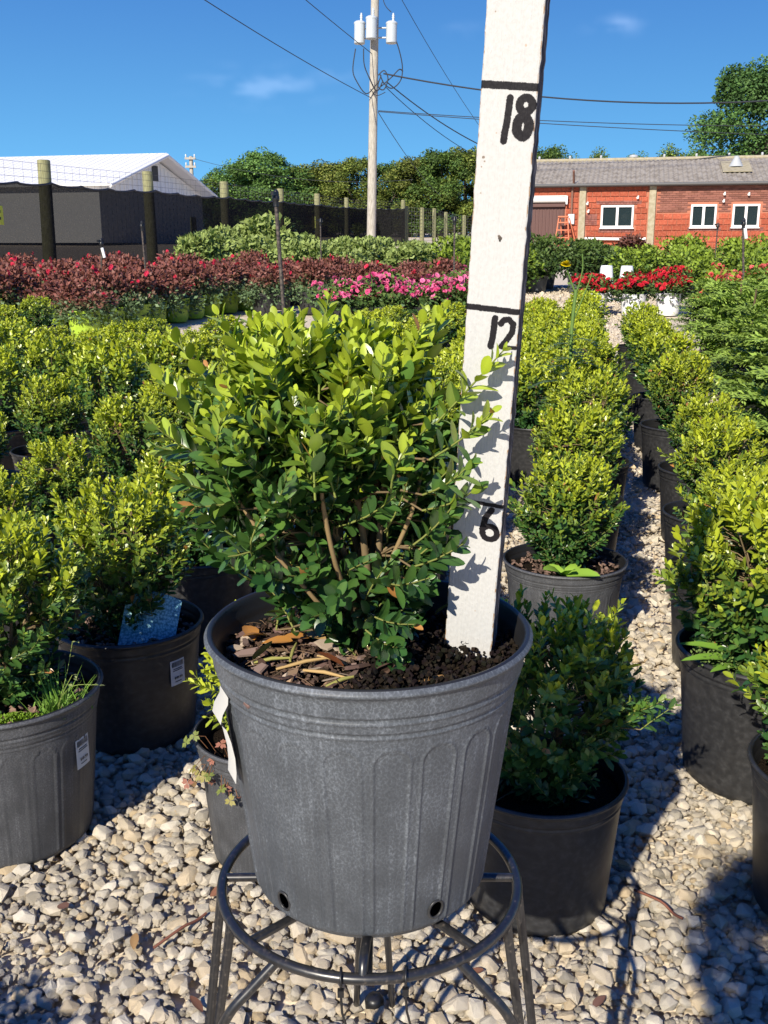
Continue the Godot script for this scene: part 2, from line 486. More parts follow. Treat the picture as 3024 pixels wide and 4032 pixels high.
func boxwood(sd: int, p: Dictionary) -> Dictionary:
	var g := RandomNumberGenerator.new()
	g.seed = sd
	var lump := FastNoiseLite.new()
	lump.seed = sd
	lump.frequency = 1.0
	var h: float = p.h
	var rm: float = p.r
	var shift: Vector3 = p.get("shift", Vector3.ZERO)
	var stems := MB.new()
	var leaves := []
	var bark := lin(0.19, 0.14, 0.075)
	# main branches
	var mains := []
	var nb: int = p.get("branches", 9)
	for k in nb:
		var a := TAU * (k + g.randf() * 0.7) / nb
		var out := g.randf_range(0.25, 0.75)
		var end := Vector3(cos(a) * rm * out, h * g.randf_range(0.55, 0.8), sin(a) * rm * out) + shift * 0.8
		var pts := PackedVector3Array()
		var rr := PackedFloat32Array()
		var wob := Vector3(g.randf_range(-1, 1), 0, g.randf_range(-1, 1)) * rm * 0.08
		for j in 9:
			var u := j / 8.0
			var q := Vector3(end.x * pow(u, 1.35), end.y * u - 0.012 * (1.0 - u), end.z * pow(u, 1.35)) + wob * sin(u * 5.0)
			pts.append(q)
			rr.append(lerpf(p.get("trunk", 0.0045), 0.0012, u))
		mains.append(pts)
		stems.tube(pts, rr, 6, bark)
	for e: Array in p.get("stems", []):
		var sp := smooth(e, 4)
		var sr := PackedFloat32Array()
		for j in sp.size():
			sr.append(lerpf(0.0025, 0.0012, float(j) / sp.size()) * (1.15 if j % 4 == 0 else 1.0))
		stems.tube(sp, sr, 7, lin(0.25, 0.175, 0.085))
	var shoots := []
	var made := 0
	var tries := 0
	while made < int(p.shoots) and tries < int(p.shoots) * 6:
		tries += 1
		var t := pow(g.randf(), float(p.get("rise", 0.8))) * 0.92 + 0.06
		var a := g.randf() * TAU
		var lm := 1.0 + 0.16 * lump.get_noise_3d(cos(a) * 1.4, t * 2.2, sin(a) * 1.4) + float(p.get("ragged", 0.06)) * g.randfn()
		var rr := rm * bush_radius(t, p.get("low", 0.42)) * lm * (0.40 + 0.60 * pow(g.randf(), 0.4))
		if g.randf() < 0.07 and t > 0.35: rr *= g.randf_range(1.08, 1.3)
		var tip := Vector3(cos(a) * rr, t * h * (1.0 + 0.06 * lump.get_noise_2d(cos(a) * 2.0 + 9.0, sin(a) * 2.0)), sin(a) * rr) + shift * smoothstep(0.0, 0.6, t)
		if p.has("keep") and not (p.keep as Callable).call(tip):
			continue
		var out := Vector3(tip.x - shift.x * t, 0, tip.z - shift.z * t) / rm
		var dir := (out * lerpf(1.25, 0.55, t) + Vector3(0, lerpf(0.35, 1.0, t), 0) + Vector3(g.randfn(), g.randfn() * 0.5, g.randfn()) * 0.22).normalized()
		var ln: float = float(p.shoot) * g.randf_range(0.75, 1.25)
		shoots.append([tip - dir * ln, tip, t, g.randf()])
		made += 1
	for e in p.get("extra", []):
		shoots.append([e[0], e[1], e[2], 0.7])
	for s in shoots:
		var b: Vector3 = s[0]
		var tip: Vector3 = s[1]
		var t: float = s[2]
		var ln := b.distance_to(tip)
		var dir := (tip - b) / ln
		var bow := Vector3(g.randfn(), 0, g.randfn()) * 0.05 * ln - Vector3(0, 0.10 * ln * (1.0 - absf(dir.y)), 0)
		var pts := PackedVector3Array()
		for j in 5:
			var u := j / 4.0
			pts.append(b.lerp(tip, u) + bow * sin(PI * u))
		if p.get("twigs", true):
			var sm: PackedVector3Array = mains[g.randi() % nb]
			var best := 9.0
			var from := Vector3.ZERO
			for mm: PackedVector3Array in mains:
				for j in range(1, 9):
					var dd := mm[j].distance_to(b) + maxf(mm[j].y - b.y, 0.0) * 2.0
					if dd < best:
						best = dd
						from = mm[j]
			var tw := PackedVector3Array([from, from.lerp(b, 0.5) + Vector3(0, 0.004, 0), b])
			stems.tube(tw, PackedFloat32Array([0.0014, 0.0011, 0.0009]), 4, bark, false)
			stems.tube(pts, PackedFloat32Array([0.0010, 0.0009, 0.0008, 0.0007, 0.0005]), 4, mixc(bark, lin(0.20, 0.26, 0.05), 0.5 + 0.4 * t), false)
		var nodes: int = maxi(2, int(round(float(p.nodes) * ln / float(p.shoot))))
		var rnd := Vector3(g.randfn(), g.randfn(), g.randfn())
		var side0 := dir.cross(rnd).normalized()
		var side1 := dir.cross(side0)
		var fresh: float = s[3]
		for k in nodes:
			var u := (k + 0.6) / nodes
			var q := b.lerp(tip, u) + bow * sin(PI * u)
			var ang := lerpf(1.05, 0.42, u) + g.randfn() * 0.14
			for sg in [-1.0, 1.0]:
				var sd2: Vector3 = (side0 if k % 2 == 0 else side1) * sg
				sd2 = (sd2 + dir.cross(sd2) * g.randfn() * 0.25).normalized()
				var ld := (dir * cos(ang) + sd2 * sin(ang) + Vector3(g.randfn(), g.randfn(), g.randfn()) * 0.10).normalized()
				var nn := dir * sin(ang) - sd2 * cos(ang) + Vector3(g.randfn(), g.randfn(), g.randfn()) * 0.16 + Vector3(0, 0.25, 0)
				var sz: float = float(p.leaf) * (0.62 + 0.55 * sin(PI * clampf(u * 0.9 + 0.08, 0, 1))) * g.randf_range(0.82, 1.18)
				if u > 0.93:
					sz *= 0.75
				if p.has("keep_leaf") and not (p.keep_leaf as Callable).call(q + ld * sz):
					continue
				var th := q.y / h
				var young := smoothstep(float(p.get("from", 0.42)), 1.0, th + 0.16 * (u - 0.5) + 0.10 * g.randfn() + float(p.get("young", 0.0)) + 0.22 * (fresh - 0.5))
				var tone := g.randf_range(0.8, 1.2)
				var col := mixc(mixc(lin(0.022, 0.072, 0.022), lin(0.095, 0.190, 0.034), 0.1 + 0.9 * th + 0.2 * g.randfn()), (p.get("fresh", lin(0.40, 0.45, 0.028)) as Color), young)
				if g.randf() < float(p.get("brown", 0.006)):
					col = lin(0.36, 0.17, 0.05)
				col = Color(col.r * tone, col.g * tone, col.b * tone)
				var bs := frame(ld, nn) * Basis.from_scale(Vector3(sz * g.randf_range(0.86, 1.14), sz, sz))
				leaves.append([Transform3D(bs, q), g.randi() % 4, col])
	return {"stems": stems, "leaves": leaves}

func join(leaves: Array, tpls: Array, m: Material) -> ArrayMesh:
	var mb := MB.new()
	for l in leaves:
		mb.tpl(tpls[int(l[1]) % tpls.size()], l[0], l[2])
	return mb.mesh(m)

func shrub(sd: int, p: Dictionary) -> Dictionary:   # leaves over many small lumps; flowers on top
	var g := RandomNumberGenerator.new()
	g.seed = sd
	var lf := MB.new()
	var fl := MB.new()
	var r: float = p.r
	var h: float = p.h
	var y0: float = p.get("y0", 0.0)
	var lumps := []
	for k in int(p.lumps):
		var a := TAU * g.randf()
		var t := g.randf()
		var rr: float = r * sqrt(g.randf()) * 0.75 * (1.0 - 0.45 * t * t)
		lumps.append([Vector3(cos(a) * rr, y0 + (h - y0) * (0.12 + 0.72 * t), sin(a) * rr), r * g.randf_range(0.26, 0.46)])
	var col: Callable = p.col
	var tp: Array = p.tpls
	for k in int(p.n):
		var l: Array = lumps[g.randi() % lumps.size()]
		var d := Vector3(g.randfn(), g.randfn() + 0.35, g.randfn()).normalized()
		var q: Vector3 = l[0] + d * float(l[1]) * Vector3(1, 0.8, 1) * g.randf_range(0.62, 1.12)
		var t := (q.y - y0) / (h - y0)
		var ld := (d * 0.7 + Vector3(g.randfn(), g.randfn() * 0.6 + float(p.get("lift", 0.2)), g.randfn()) * 0.55).normalized()
		var nn := d * 0.5 + Vector3(g.randfn(), g.randfn() + 0.9, g.randfn()) * 0.5
		var sz: float = float(p.leaf) * g.randf_range(0.65, 1.3)
		lf.tpl(tp[g.randi() % tp.size()], Transform3D(frame(ld, nn).scaled_local(Vector3(sz, sz, sz)), q), col.call(t, g))
	for k in int(p.get("flowers", 0)):
		var l: Array = lumps[g.randi() % lumps.size()]
		var a := TAU * g.randf()
		var d := Vector3(cos(a) * 0.7, g.randf_range(0.3, 1.2), sin(a) * 0.7).normalized()
		var q: Vector3 = l[0] + d * float(l[1]) * 1.12
		if q.y < y0 + (h - y0) * float(p.get("fmin", 0.55)):
			continue
		var fc: Color = (p.fcol as Callable).call(g)
		for j in int(p.get("cluster", 1)):
			var qq := q + Vector3(g.randfn(), g.randfn() * 0.5, g.randfn()) * float(p.fsize) * 0.6
			var dd := (d + Vector3(g.randfn(), g.randfn(), g.randfn()) * 0.5).normalized()
			var sz: float = float(p.fsize) * g.randf_range(0.75, 1.2)
			var tn := g.randf_range(0.8, 1.15)
			fl.tpl(T.petal, Transform3D(frame(dd.cross(Vector3(0.3, 0.2, 0.9)), dd).scaled_local(Vector3(sz, sz, sz)), qq), Color(fc.r * tn, fc.g * tn, fc.b * tn))
	return {"leaf": lf, "flower": fl}

func feathery(sd: int, h: float, r: float, n: int) -> MB:   # arching flat sprays of fine foliage
	var g := RandomNumberGenerator.new()
	g.seed = sd
	var mb := MB.new()
	for k in n:
		var a := TAU * g.randf()
		var t := pow(g.randf(), 0.7)
		var base := Vector3(cos(a) * r * 0.12, h * t * 0.78, sin(a) * r * 0.12)
		var reach := r * (1.0 - 0.55 * t) * g.randf_range(0.65, 1.1)
		var out := Vector3(cos(a), 0, sin(a))
		var rise := h * g.randf_range(0.14, 0.32)
		var side := Vector3(-sin(a), 0, cos(a))
		var tone := g.randf_range(0.75, 1.25)
		var nn := 17
		for j in nn:
			var u := 0.25 + 0.75 * j / float(nn)
			var q := base + out * reach * u + Vector3(0, rise * (1.7 * u - 0.95 * u * u), 0)
			var d := (out * reach + Vector3(0, rise * (1.7 - 1.9 * u), 0)).normalized()
			var bl := 0.10 * r / 0.4 * (1.15 - u * 0.75)
			for sg in [-1.0, 1.0]:
				var bd: Vector3 = (d * 0.8 + side * sg * 0.8 + Vector3(0, g.randf_range(-0.25, 0.2), 0)).normalized()
				for m in 4:
					var w := (m + 0.5) / 4.0
					var qq := q + bd * bl * w
					var ld: Vector3 = (bd + d * 0.5 * (1 if m % 2 == 0 else -1) + Vector3(g.randfn(), g.randfn(), g.randfn()) * 0.2).normalized()
					var c := mixc(lin(0.105, 0.185, 0.034), lin(0.31, 0.42, 0.07), 0.45 * u + 0.4 * t + 0.15 * g.randfn())
					var sz := bl * 0.5
					mb.tpl(T.kite, Transform3D(frame(ld, Vector3(0, 1, 0) + out * 0.4 + Vector3(g.randfn(), 0, g.randfn()) * 0.3).scaled_local(Vector3(sz * 0.55, sz, sz)), qq), Color(c.r * tone, c.g * tone, c.b * tone))
	return mb

func tree_crown(sd: int, r: float, h: float, n: int, leaf: float, ca: Color, cb: Color) -> MB:   # uneven crown: limbs' clumps of small leaf faces with gaps
	var g := RandomNumberGenerator.new()
	g.seed = sd
	var mb := MB.new()
	var cl := []
	for k in 74:
		var a := TAU * g.randf()
		var t := g.randf()
		var env := sqrt(maxf(1.0 - pow(absf(t - 0.4) / 0.62, 2.2), 0.05))
		var rr := r * env * pow(g.randf(), 0.45) * g.randf_range(0.75, 1.1)
		cl.append([Vector3(cos(a) * rr, h * t, sin(a) * rr), r * g.randf_range(0.13, 0.27), g.randf_range(0.7, 1.25)])
	for k in n:
		var l: Array = cl[g.randi() % cl.size()]
		var d := Vector3(g.randfn(), g.randfn() * 0.75 + 0.2, g.randfn()).normalized()
		var q: Vector3 = l[0] + d * float(l[1]) * pow(g.randf(), 0.35) * 1.1
		var ld := (Vector3(g.randfn(), g.randfn() * 0.6, g.randfn()) + d * 0.5).normalized()
		var nn := d + Vector3(g.randfn(), g.randfn() + 0.7, g.randfn()) * 0.5
		var tn: float = l[2] * g.randf_range(0.75, 1.25)
		var c := mixc(ca, cb, g.randf())
		var sz := leaf * g.randf_range(0.6, 1.4)
		mb.tpl(T.kite, Transform3D(frame(ld, nn).scaled_local(Vector3(sz, sz, sz)), q), Color(c.r * tn, c.g * tn, c.b * tn))
	return mb


# ---------------------------------------------------------------- pots

func pot_rad(f: float, r: float, br: float, fancy: bool) -> float:
	var x := lerpf(r * 0.962, r * br, f)
	x += r * 0.034 * exp(-pow((f - 0.016) / 0.015, 2.0))
	x += r * 0.016 * (1.0 - smoothstep(0.100, 0.110, f))
	if fancy:
		x += r * 0.012 * (1.0 - smoothstep(0.160, 0.168, f))
		x += r * 0.010 * exp(-pow((f - 0.127) / 0.006, 2.0))
		x += r * 0.009 * exp(-pow((f - 0.182) / 0.005, 2.0))
	else:
		x += r * 0.010 * exp(-pow((f - 0.135) / 0.008, 2.0))
	x -= r * 0.06 * smoothstep(0.955, 1.0, f)
	return x

func pot_mesh(r: float, h: float, br: float, sides: int, rows_top: int, rows_low: int, panels: int, fancy: bool, holes: Array, m: Material) -> ArrayMesh:
	var fs := PackedFloat32Array()
	for k in rows_top:
		fs.append(0.2 * k / rows_top)
	for k in rows_low + 1:
		fs.append(0.2 + 0.8 * k / rows_low)
	var mb := MB.new()
	var W := sides + 1
	var pos := PackedVector3Array()
	for f in fs:
		var base := pot_rad(f, r, br, fancy)
		for j in W:
			var w := TAU * (j % sides) / sides
			var x := base
			if panels > 0 and f > 0.19:
				var per := TAU / panels
				var u := (fposmod(w, per) - per * 0.5) * base
				var hw := per * 0.37 * lerpf(r, r * br, f)
				var yy := (f - 0.225) * h - hw
				var d := absf(u) - hw if yy > 0.0 else sqrt(u * u + yy * yy) - hw
				var fade := smoothstep(0.97, 0.93, f)
				x += (0.0011 * exp(-pow(d / 0.0011, 2.0)) - 0.0005 * smoothstep(0.0, -0.002, d)) * fade * r / 0.14
			pos.append(Vector3(cos(w) * x, h * (1.0 - f), sin(w) * x))
	var nr := fs.size()
	for k in nr:
		for j in W:
			var a := pos[k * W + (j + 1) % sides] - pos[k * W + (j + sides - 1) % sides]
			var b := pos[mini(k + 1, nr - 1) * W + j] - pos[maxi(k - 1, 0) * W + j]
			mb.vert(pos[k * W + j], b.cross(a).normalized() * (1.0 if b.cross(a).dot(Vector3(pos[k * W + j].x, 0, pos[k * W + j].z)) > 0.0 else -1.0), Color.WHITE, Vector2(2.0 * j / sides, fs[k]))
	for k in nr - 1:
		for j in sides:
			var q := k * W + j
			if holes.size():
				var p := (pos[q] + pos[q + W + 1]) * 0.5
				var skip := false
				for hh: Array in holes:
					var ang := wrapf(atan2(p.z, p.x) - float(hh[0]), -PI, PI) * r * br
					if pow(ang / float(hh[2]), 2.0) + pow((p.y - float(hh[1])) / float(hh[3]), 2.0) < 1.0:
						skip = true
				if skip:
					continue
			mb.quad(q, q + 1, q + W + 1, q + W)
	# lip and inner wall
	var prof := PackedVector2Array()
	var r0 := pot_rad(0.0, r, br, fancy)
	prof.append(Vector2(r0, h))
	prof.append(Vector2(r0 - 0.0012, h + 0.0012))
	prof.append(Vector2(r0 - 0.0030, h + 0.0008))
	for k in 24:
		var f := 0.004 + 0.5 * k / 23.0
		var ring := r * 0.006 * maxf(sin(f * 150.0), 0.0) * (1.0 if f < 0.26 else 0.0)
		prof.append(Vector2(pot_rad(f, r, br, fancy) - 0.0042 - r * 0.012 * (1.0 if f < 0.03 else 0.0) + ring * 0.4, h * (1.0 - f)))
	var inn := MB.new()
	inn.lathe(prof, mini(sides, 96))
	for k in inn.v.size():   # the inside faces the axis
		var q := inn.v[k]
		if inn.n[k].dot(Vector3(q.x, 0, q.z)) > 0.0 and q.y < h - 0.0001:
			inn.n[k] = -inn.n[k]
	var bi := mb.v.size()
	# underside
	var rb := pot_rad(1.0, r, br, fancy)
	mb.vert(Vector3(0, 0.004, 0), Vector3.DOWN, Color.WHITE, Vector2(0.5, 0.98))
	for j in 49:
		mb.vert(Vector3(cos(TAU * j / 48) * rb, 0.0, sin(TAU * j / 48) * rb), Vector3.DOWN, Color.WHITE, Vector2(0.5, 0.98))
	for j in 48:
		mb.tri(bi, bi + 1 + j, bi + 2 + j)
	var am := mb.mesh(m)
	var a2 := []
	a2.resize(Mesh.ARRAY_MAX)
	a2[Mesh.ARRAY_VERTEX] = inn.v; a2[Mesh.ARRAY_NORMAL] = inn.n; a2[Mesh.ARRAY_COLOR] = inn.c; a2[Mesh.ARRAY_TEX_UV] = inn.uv; a2[Mesh.ARRAY_INDEX] = inn.ix
	am.add_surface_from_arrays(Mesh.PRIMITIVE_TRIANGLES, a2)
	am.surface_set_material(1, m if m in [M.pot_lime, M.pot_white] else M.pot_inside)
	return am

func soil_mesh(r: float, sd: int, amp: float, depth: float, m: Material, rings := 26, seg := 64, mound := []) -> ArrayMesh:
	var f := FastNoiseLite.new()
	f.seed = sd
	f.frequency = 34.0
	f.fractal_octaves = 4
	var mb := MB.new()
	var pos := PackedVector3Array()
	for k in rings + 1:
		for j in seg + 1:
			var w := TAU * (j % seg) / seg
			var rr := r * k / rings
			var x := cos(w) * rr
			var z := sin(w) * rr
			var y := f.get_noise_2d(x, z) * amp
			for q: Array in mound:
				y += float(q[2]) * exp(-(pow(x - float(q[0]), 2.0) + pow(z - float(q[1]), 2.0)) / pow(float(q[3]), 2.0))
			pos.append(Vector3(x, y, z))
	var W := seg + 1
	for k in rings + 1:
		for j in W:
			var a := pos[k * W + (j + 1) % seg] - pos[k * W + (j + seg - 1) % seg]
			var b := pos[mini(k + 1, rings) * W + j] - pos[maxi(k - 1, 0) * W + j]
			var nn := b.cross(a)
			if nn.length() < 1e-9: nn = Vector3.UP
			if nn.y < 0.0: nn = -nn
			mb.vert(pos[k * W + j], nn.normalized())
	for k in rings:
		for j in seg:
			mb.quad(k * W + j, k * W + j + 1, (k + 1) * W + j + 1, (k + 1) * W + j)
	var s := mb.v.size()
	for e in 2:
		for j in W:
			var w := TAU * j / seg
			mb.vert(Vector3(cos(w) * r * (0.80 if e == 1 else 1.0), -depth * e, sin(w) * r * (0.80 if e == 1 else 1.0)), Vector3(cos(w), 0, sin(w)))
	for j in seg:
		mb.quad(s + j, s + j + 1, s + W + j + 1, s + W + j)
	return mb.mesh(m)

func chip(g: RandomNumberGenerator, ln: float, wd: float, th: float, xf: Transform3D, c: Color, mb: MB) -> void:   # a ragged flake of bark
	var n := 6
	var top := PackedVector3Array()
	var bot := PackedVector3Array()
	for k in n:
		var a := TAU * (k + g.randf() * 0.6) / n
		var q := Vector3(cos(a) * ln * g.randf_range(0.35, 0.55), 0, sin(a) * wd * g.randf_range(0.35, 0.55))
		top.append(xf * (q * 0.85 + Vector3(0, th * g.randf_range(0.3, 0.7), 0)))
		bot.append(xf * (q - Vector3(0, th * 0.5, 0)))
	mb.flat(top, xf.basis.y, c)
	for k in n:
		var k2 := (k + 1) % n
		mb.flat(PackedVector3Array([top[k], top[k2], bot[k2], bot[k]]), (top[k] + bot[k2]) * 0.5 - xf.origin, Color(c.r * 0.8, c.g * 0.8, c.b * 0.8))

func stone_mesh(sd: int, m: Material, count := 18) -> ArrayMesh:   # a crushed limestone lump: the hull of a few random points, edges kept crisp
	var g := RandomNumberGenerator.new()
	g.seed = sd
	var sq := Vector3(g.randf_range(0.85, 1.3), g.randf_range(0.58, 0.85), g.randf_range(0.72, 1.0))
	var p := PackedVector3Array()
	while p.size() < count:
		var d := Vector3(g.randfn(), g.randfn(), g.randfn()).normalized()
		var ok := true
		for q in p:
			if q.normalized().dot(d) > 0.88: ok = false
		if ok or g.randf() < 0.03:
			p.append(d * g.randf_range(0.80, 1.12))
	for k in p.size():
		p[k] = p[k] * sq
	var mb := MB.new()
	var mid := Vector3.ZERO
	for q in p: mid += q / p.size()
	for a in count:
		for b in range(a + 1, count):
			for c in range(b + 1, count):
				var nn := (p[b] - p[a]).cross(p[c] - p[a])
				if nn.length() < 1e-6: continue
				nn = nn.normalized()
				if nn.dot(p[a] - mid) < 0.0: nn = -nn
				var outer := true
				for e in count:
					if e != a and e != b and e != c and nn.dot(p[e] - p[a]) > 0.0:
						outer = false
						break
				if outer:   # each face cut in four and a little dented, so that the faces are rough
					var tone := g.randf_range(0.93, 1.05)
					var ab := (p[a] + p[b]) * 0.5
					var bc := (p[b] + p[c]) * 0.5
					var ca := (p[c] + p[a]) * 0.5
					var col := Color(tone, tone, tone)
					var dent := (p[a] + p[b] + p[c]) / 3.0 + nn * g.randf_range(-0.05, 0.04)
					for t: Array in [[p[a], ab], [ab, p[b]], [p[b], bc], [bc, p[c]], [p[c], ca], [ca, p[a]]]:
						var n2: Vector3 = ((t[1] as Vector3) - t[0]).cross(dent - t[0]).normalized()
						if n2.dot(nn) < 0.0: n2 = -n2
						var s0 := mb.v.size()
						for q: Vector3 in [t[0], t[1], dent]:
							mb.vert(q, (n2 + (q - mid).normalized() * 0.30).normalized(), col)
						mb.tri(s0, s0 + 1, s0 + 2)
	return mb.mesh(m)


# ---------------------------------------------------------------- the scene

func _ready() -> void:
	rng.seed = 7
	var cam := Camera3D.new()
	cam.name = "camera"
	cam.position = Vector3(0, 1.02, 0)
	cam.rotation_degrees = Vector3(-14.5, 0, 0)
	cam.fov = 53.4
	cam.near = 0.05
	cam.far = 600.0
	add_child(cam)
	var we := WorldEnvironment.new()
	we.name = "environment"
	var env := Environment.new()
	env.background_mode = Environment.BG_SKY
	var sm := ProceduralSkyMaterial.new()
	sm.sky_top_color = lin(0.016, 0.078, 0.36).linear_to_srgb()
	sm.sky_horizon_color = lin(0.165, 0.50, 0.80).linear_to_srgb()
	sm.sky_curve = 0.111
	sm.ground_bottom_color = lin(0.2, 0.18, 0.14).linear_to_srgb()
	sm.ground_horizon_color = lin(0.3, 0.45, 0.55).linear_to_srgb()
	sm.sun_angle_max = 20.0
	sm.sky_cover = wisps()
	sm.sky_cover_modulate = Color(1, 1, 1, 1)
	var sky := Sky.new()
	sky.sky_material = sm
	env.sky = sky
	env.background_energy_multiplier = 1.0
	env.tonemap_mode = Environment.TONE_MAPPER_LINEAR
	env.tonemap_exposure = 1.45
	env.sdfgi_enabled = true
	env.ssao_enabled = true
	env.ssil_enabled = true
	we.environment = env
	add_child(we)
	var sun := DirectionalLight3D.new()
	sun.name = "sun"
	sun.light_energy = 1.55
	sun.light_color = Color(1.0, 0.965, 0.90)
	sun.light_angular_distance = 0.5
	sun.shadow_enabled = true
	add_child(sun)
	var az := deg_to_rad(25.0)
	var el := deg_to_rad(32.5)
	sun.look_at_from_position(Vector3.ZERO, Vector3(sin(az) * cos(el), -sin(el), -cos(az) * cos(el)))

	make_materials()
	T.box = [leaf_tpl(0.25, 0.22, 0.06, 3, 1.1), leaf_tpl(0.22, 0.35, 0.10, 3, 1.15), leaf_tpl(0.27, 0.15, -0.04, 3, 1.05), leaf_tpl(0.24, 0.3, 0.16, 3, 1.1)]
	T.main = [leaf_tpl(0.26, 0.20, 0.05, 6, 1.12, 0.2), leaf_tpl(0.23, 0.32, 0.12, 6, 1.18, -0.3), leaf_tpl(0.28, 0.12, -0.05, 6, 1.05, 0.1), leaf_tpl(0.25, 0.28, 0.18, 6, 1.12, 0.35)]
	T.broad = [leaf_tpl(0.32, 0.15, 0.12, 2, 0.9), leaf_tpl(0.28, 0.25, 0.2, 2, 0.95)]
	T.kite = leaf_tpl(0.30, 0.15, 0.1, 2, 1.0)
	T.petal = petal_tpl()

	build_ground()
	build_trees()
	build_house()
	build_brick_building()
	build_fence()
	build_power_line()
	build_main_pot()
	build_stand()
	build_stick()
	build_boxwoods()
	build_flower_rows()
	build_right_side()
	build_small_things()


func wisps() -> ImageTexture:   # a few thin clouds low in the sky
	var w := 2048
	var h := 1024
	var im := Image.create(w, h, false, Image.FORMAT_RGBA8)
	im.fill(Color(1, 1, 1, 0))
	var f := FastNoiseLite.new()
	f.seed = 5
	f.frequency = 0.05
	f.fractal_octaves = 5
	# [azimuth from straight ahead to the right, elevation, half width, half height, strength] in degrees
	for q in [[-6.4, 8.3, 3.2, 0.8, 0.26], [-2.6, 9.0, 1.6, 0.5, 0.12], [11.8, 10.9, 1.3, 0.42, 0.34], [4.6, 10.9, 1.8, 0.35, 0.10], [-40.0, 14.0, 9.0, 1.6, 0.25], [62.0, 17.0, 12.0, 2.0, 0.3], [130.0, 20.0, 14.0, 2.5, 0.3], [-120.0, 16.0, 12.0, 2.2, 0.3]]:
		var u0: float = q[0] / 360.0 * w
		var v0: float = (0.5 - q[1] / 180.0) * h
		var rx: float = q[2] / 360.0 * w
		var ry: float = q[3] / 180.0 * h
		for y in range(int(v0 - ry * 2.0), int(v0 + ry * 2.0) + 1):
			for x in range(int(u0 - rx * 2.0), int(u0 + rx * 2.0) + 1):
				var dx := (x - u0) / rx
				var dy := (y - v0) / ry
				var e := exp(-(dx * dx + dy * dy) * 1.3)
				var a := clampf(e * (0.35 + 2.2 * f.get_noise_2d(x * 1.0, y * 3.5)), 0.0, 1.0) * 0.42 * float(q[4])
				var px := posmod(x, w)
				var old := im.get_pixel(px, y).a
				im.set_pixel(px, y, Color(0.92, 0.94, 0.97, clampf(maxf(old, a), 0, 1)))
	return ImageTexture.create_from_image(im)


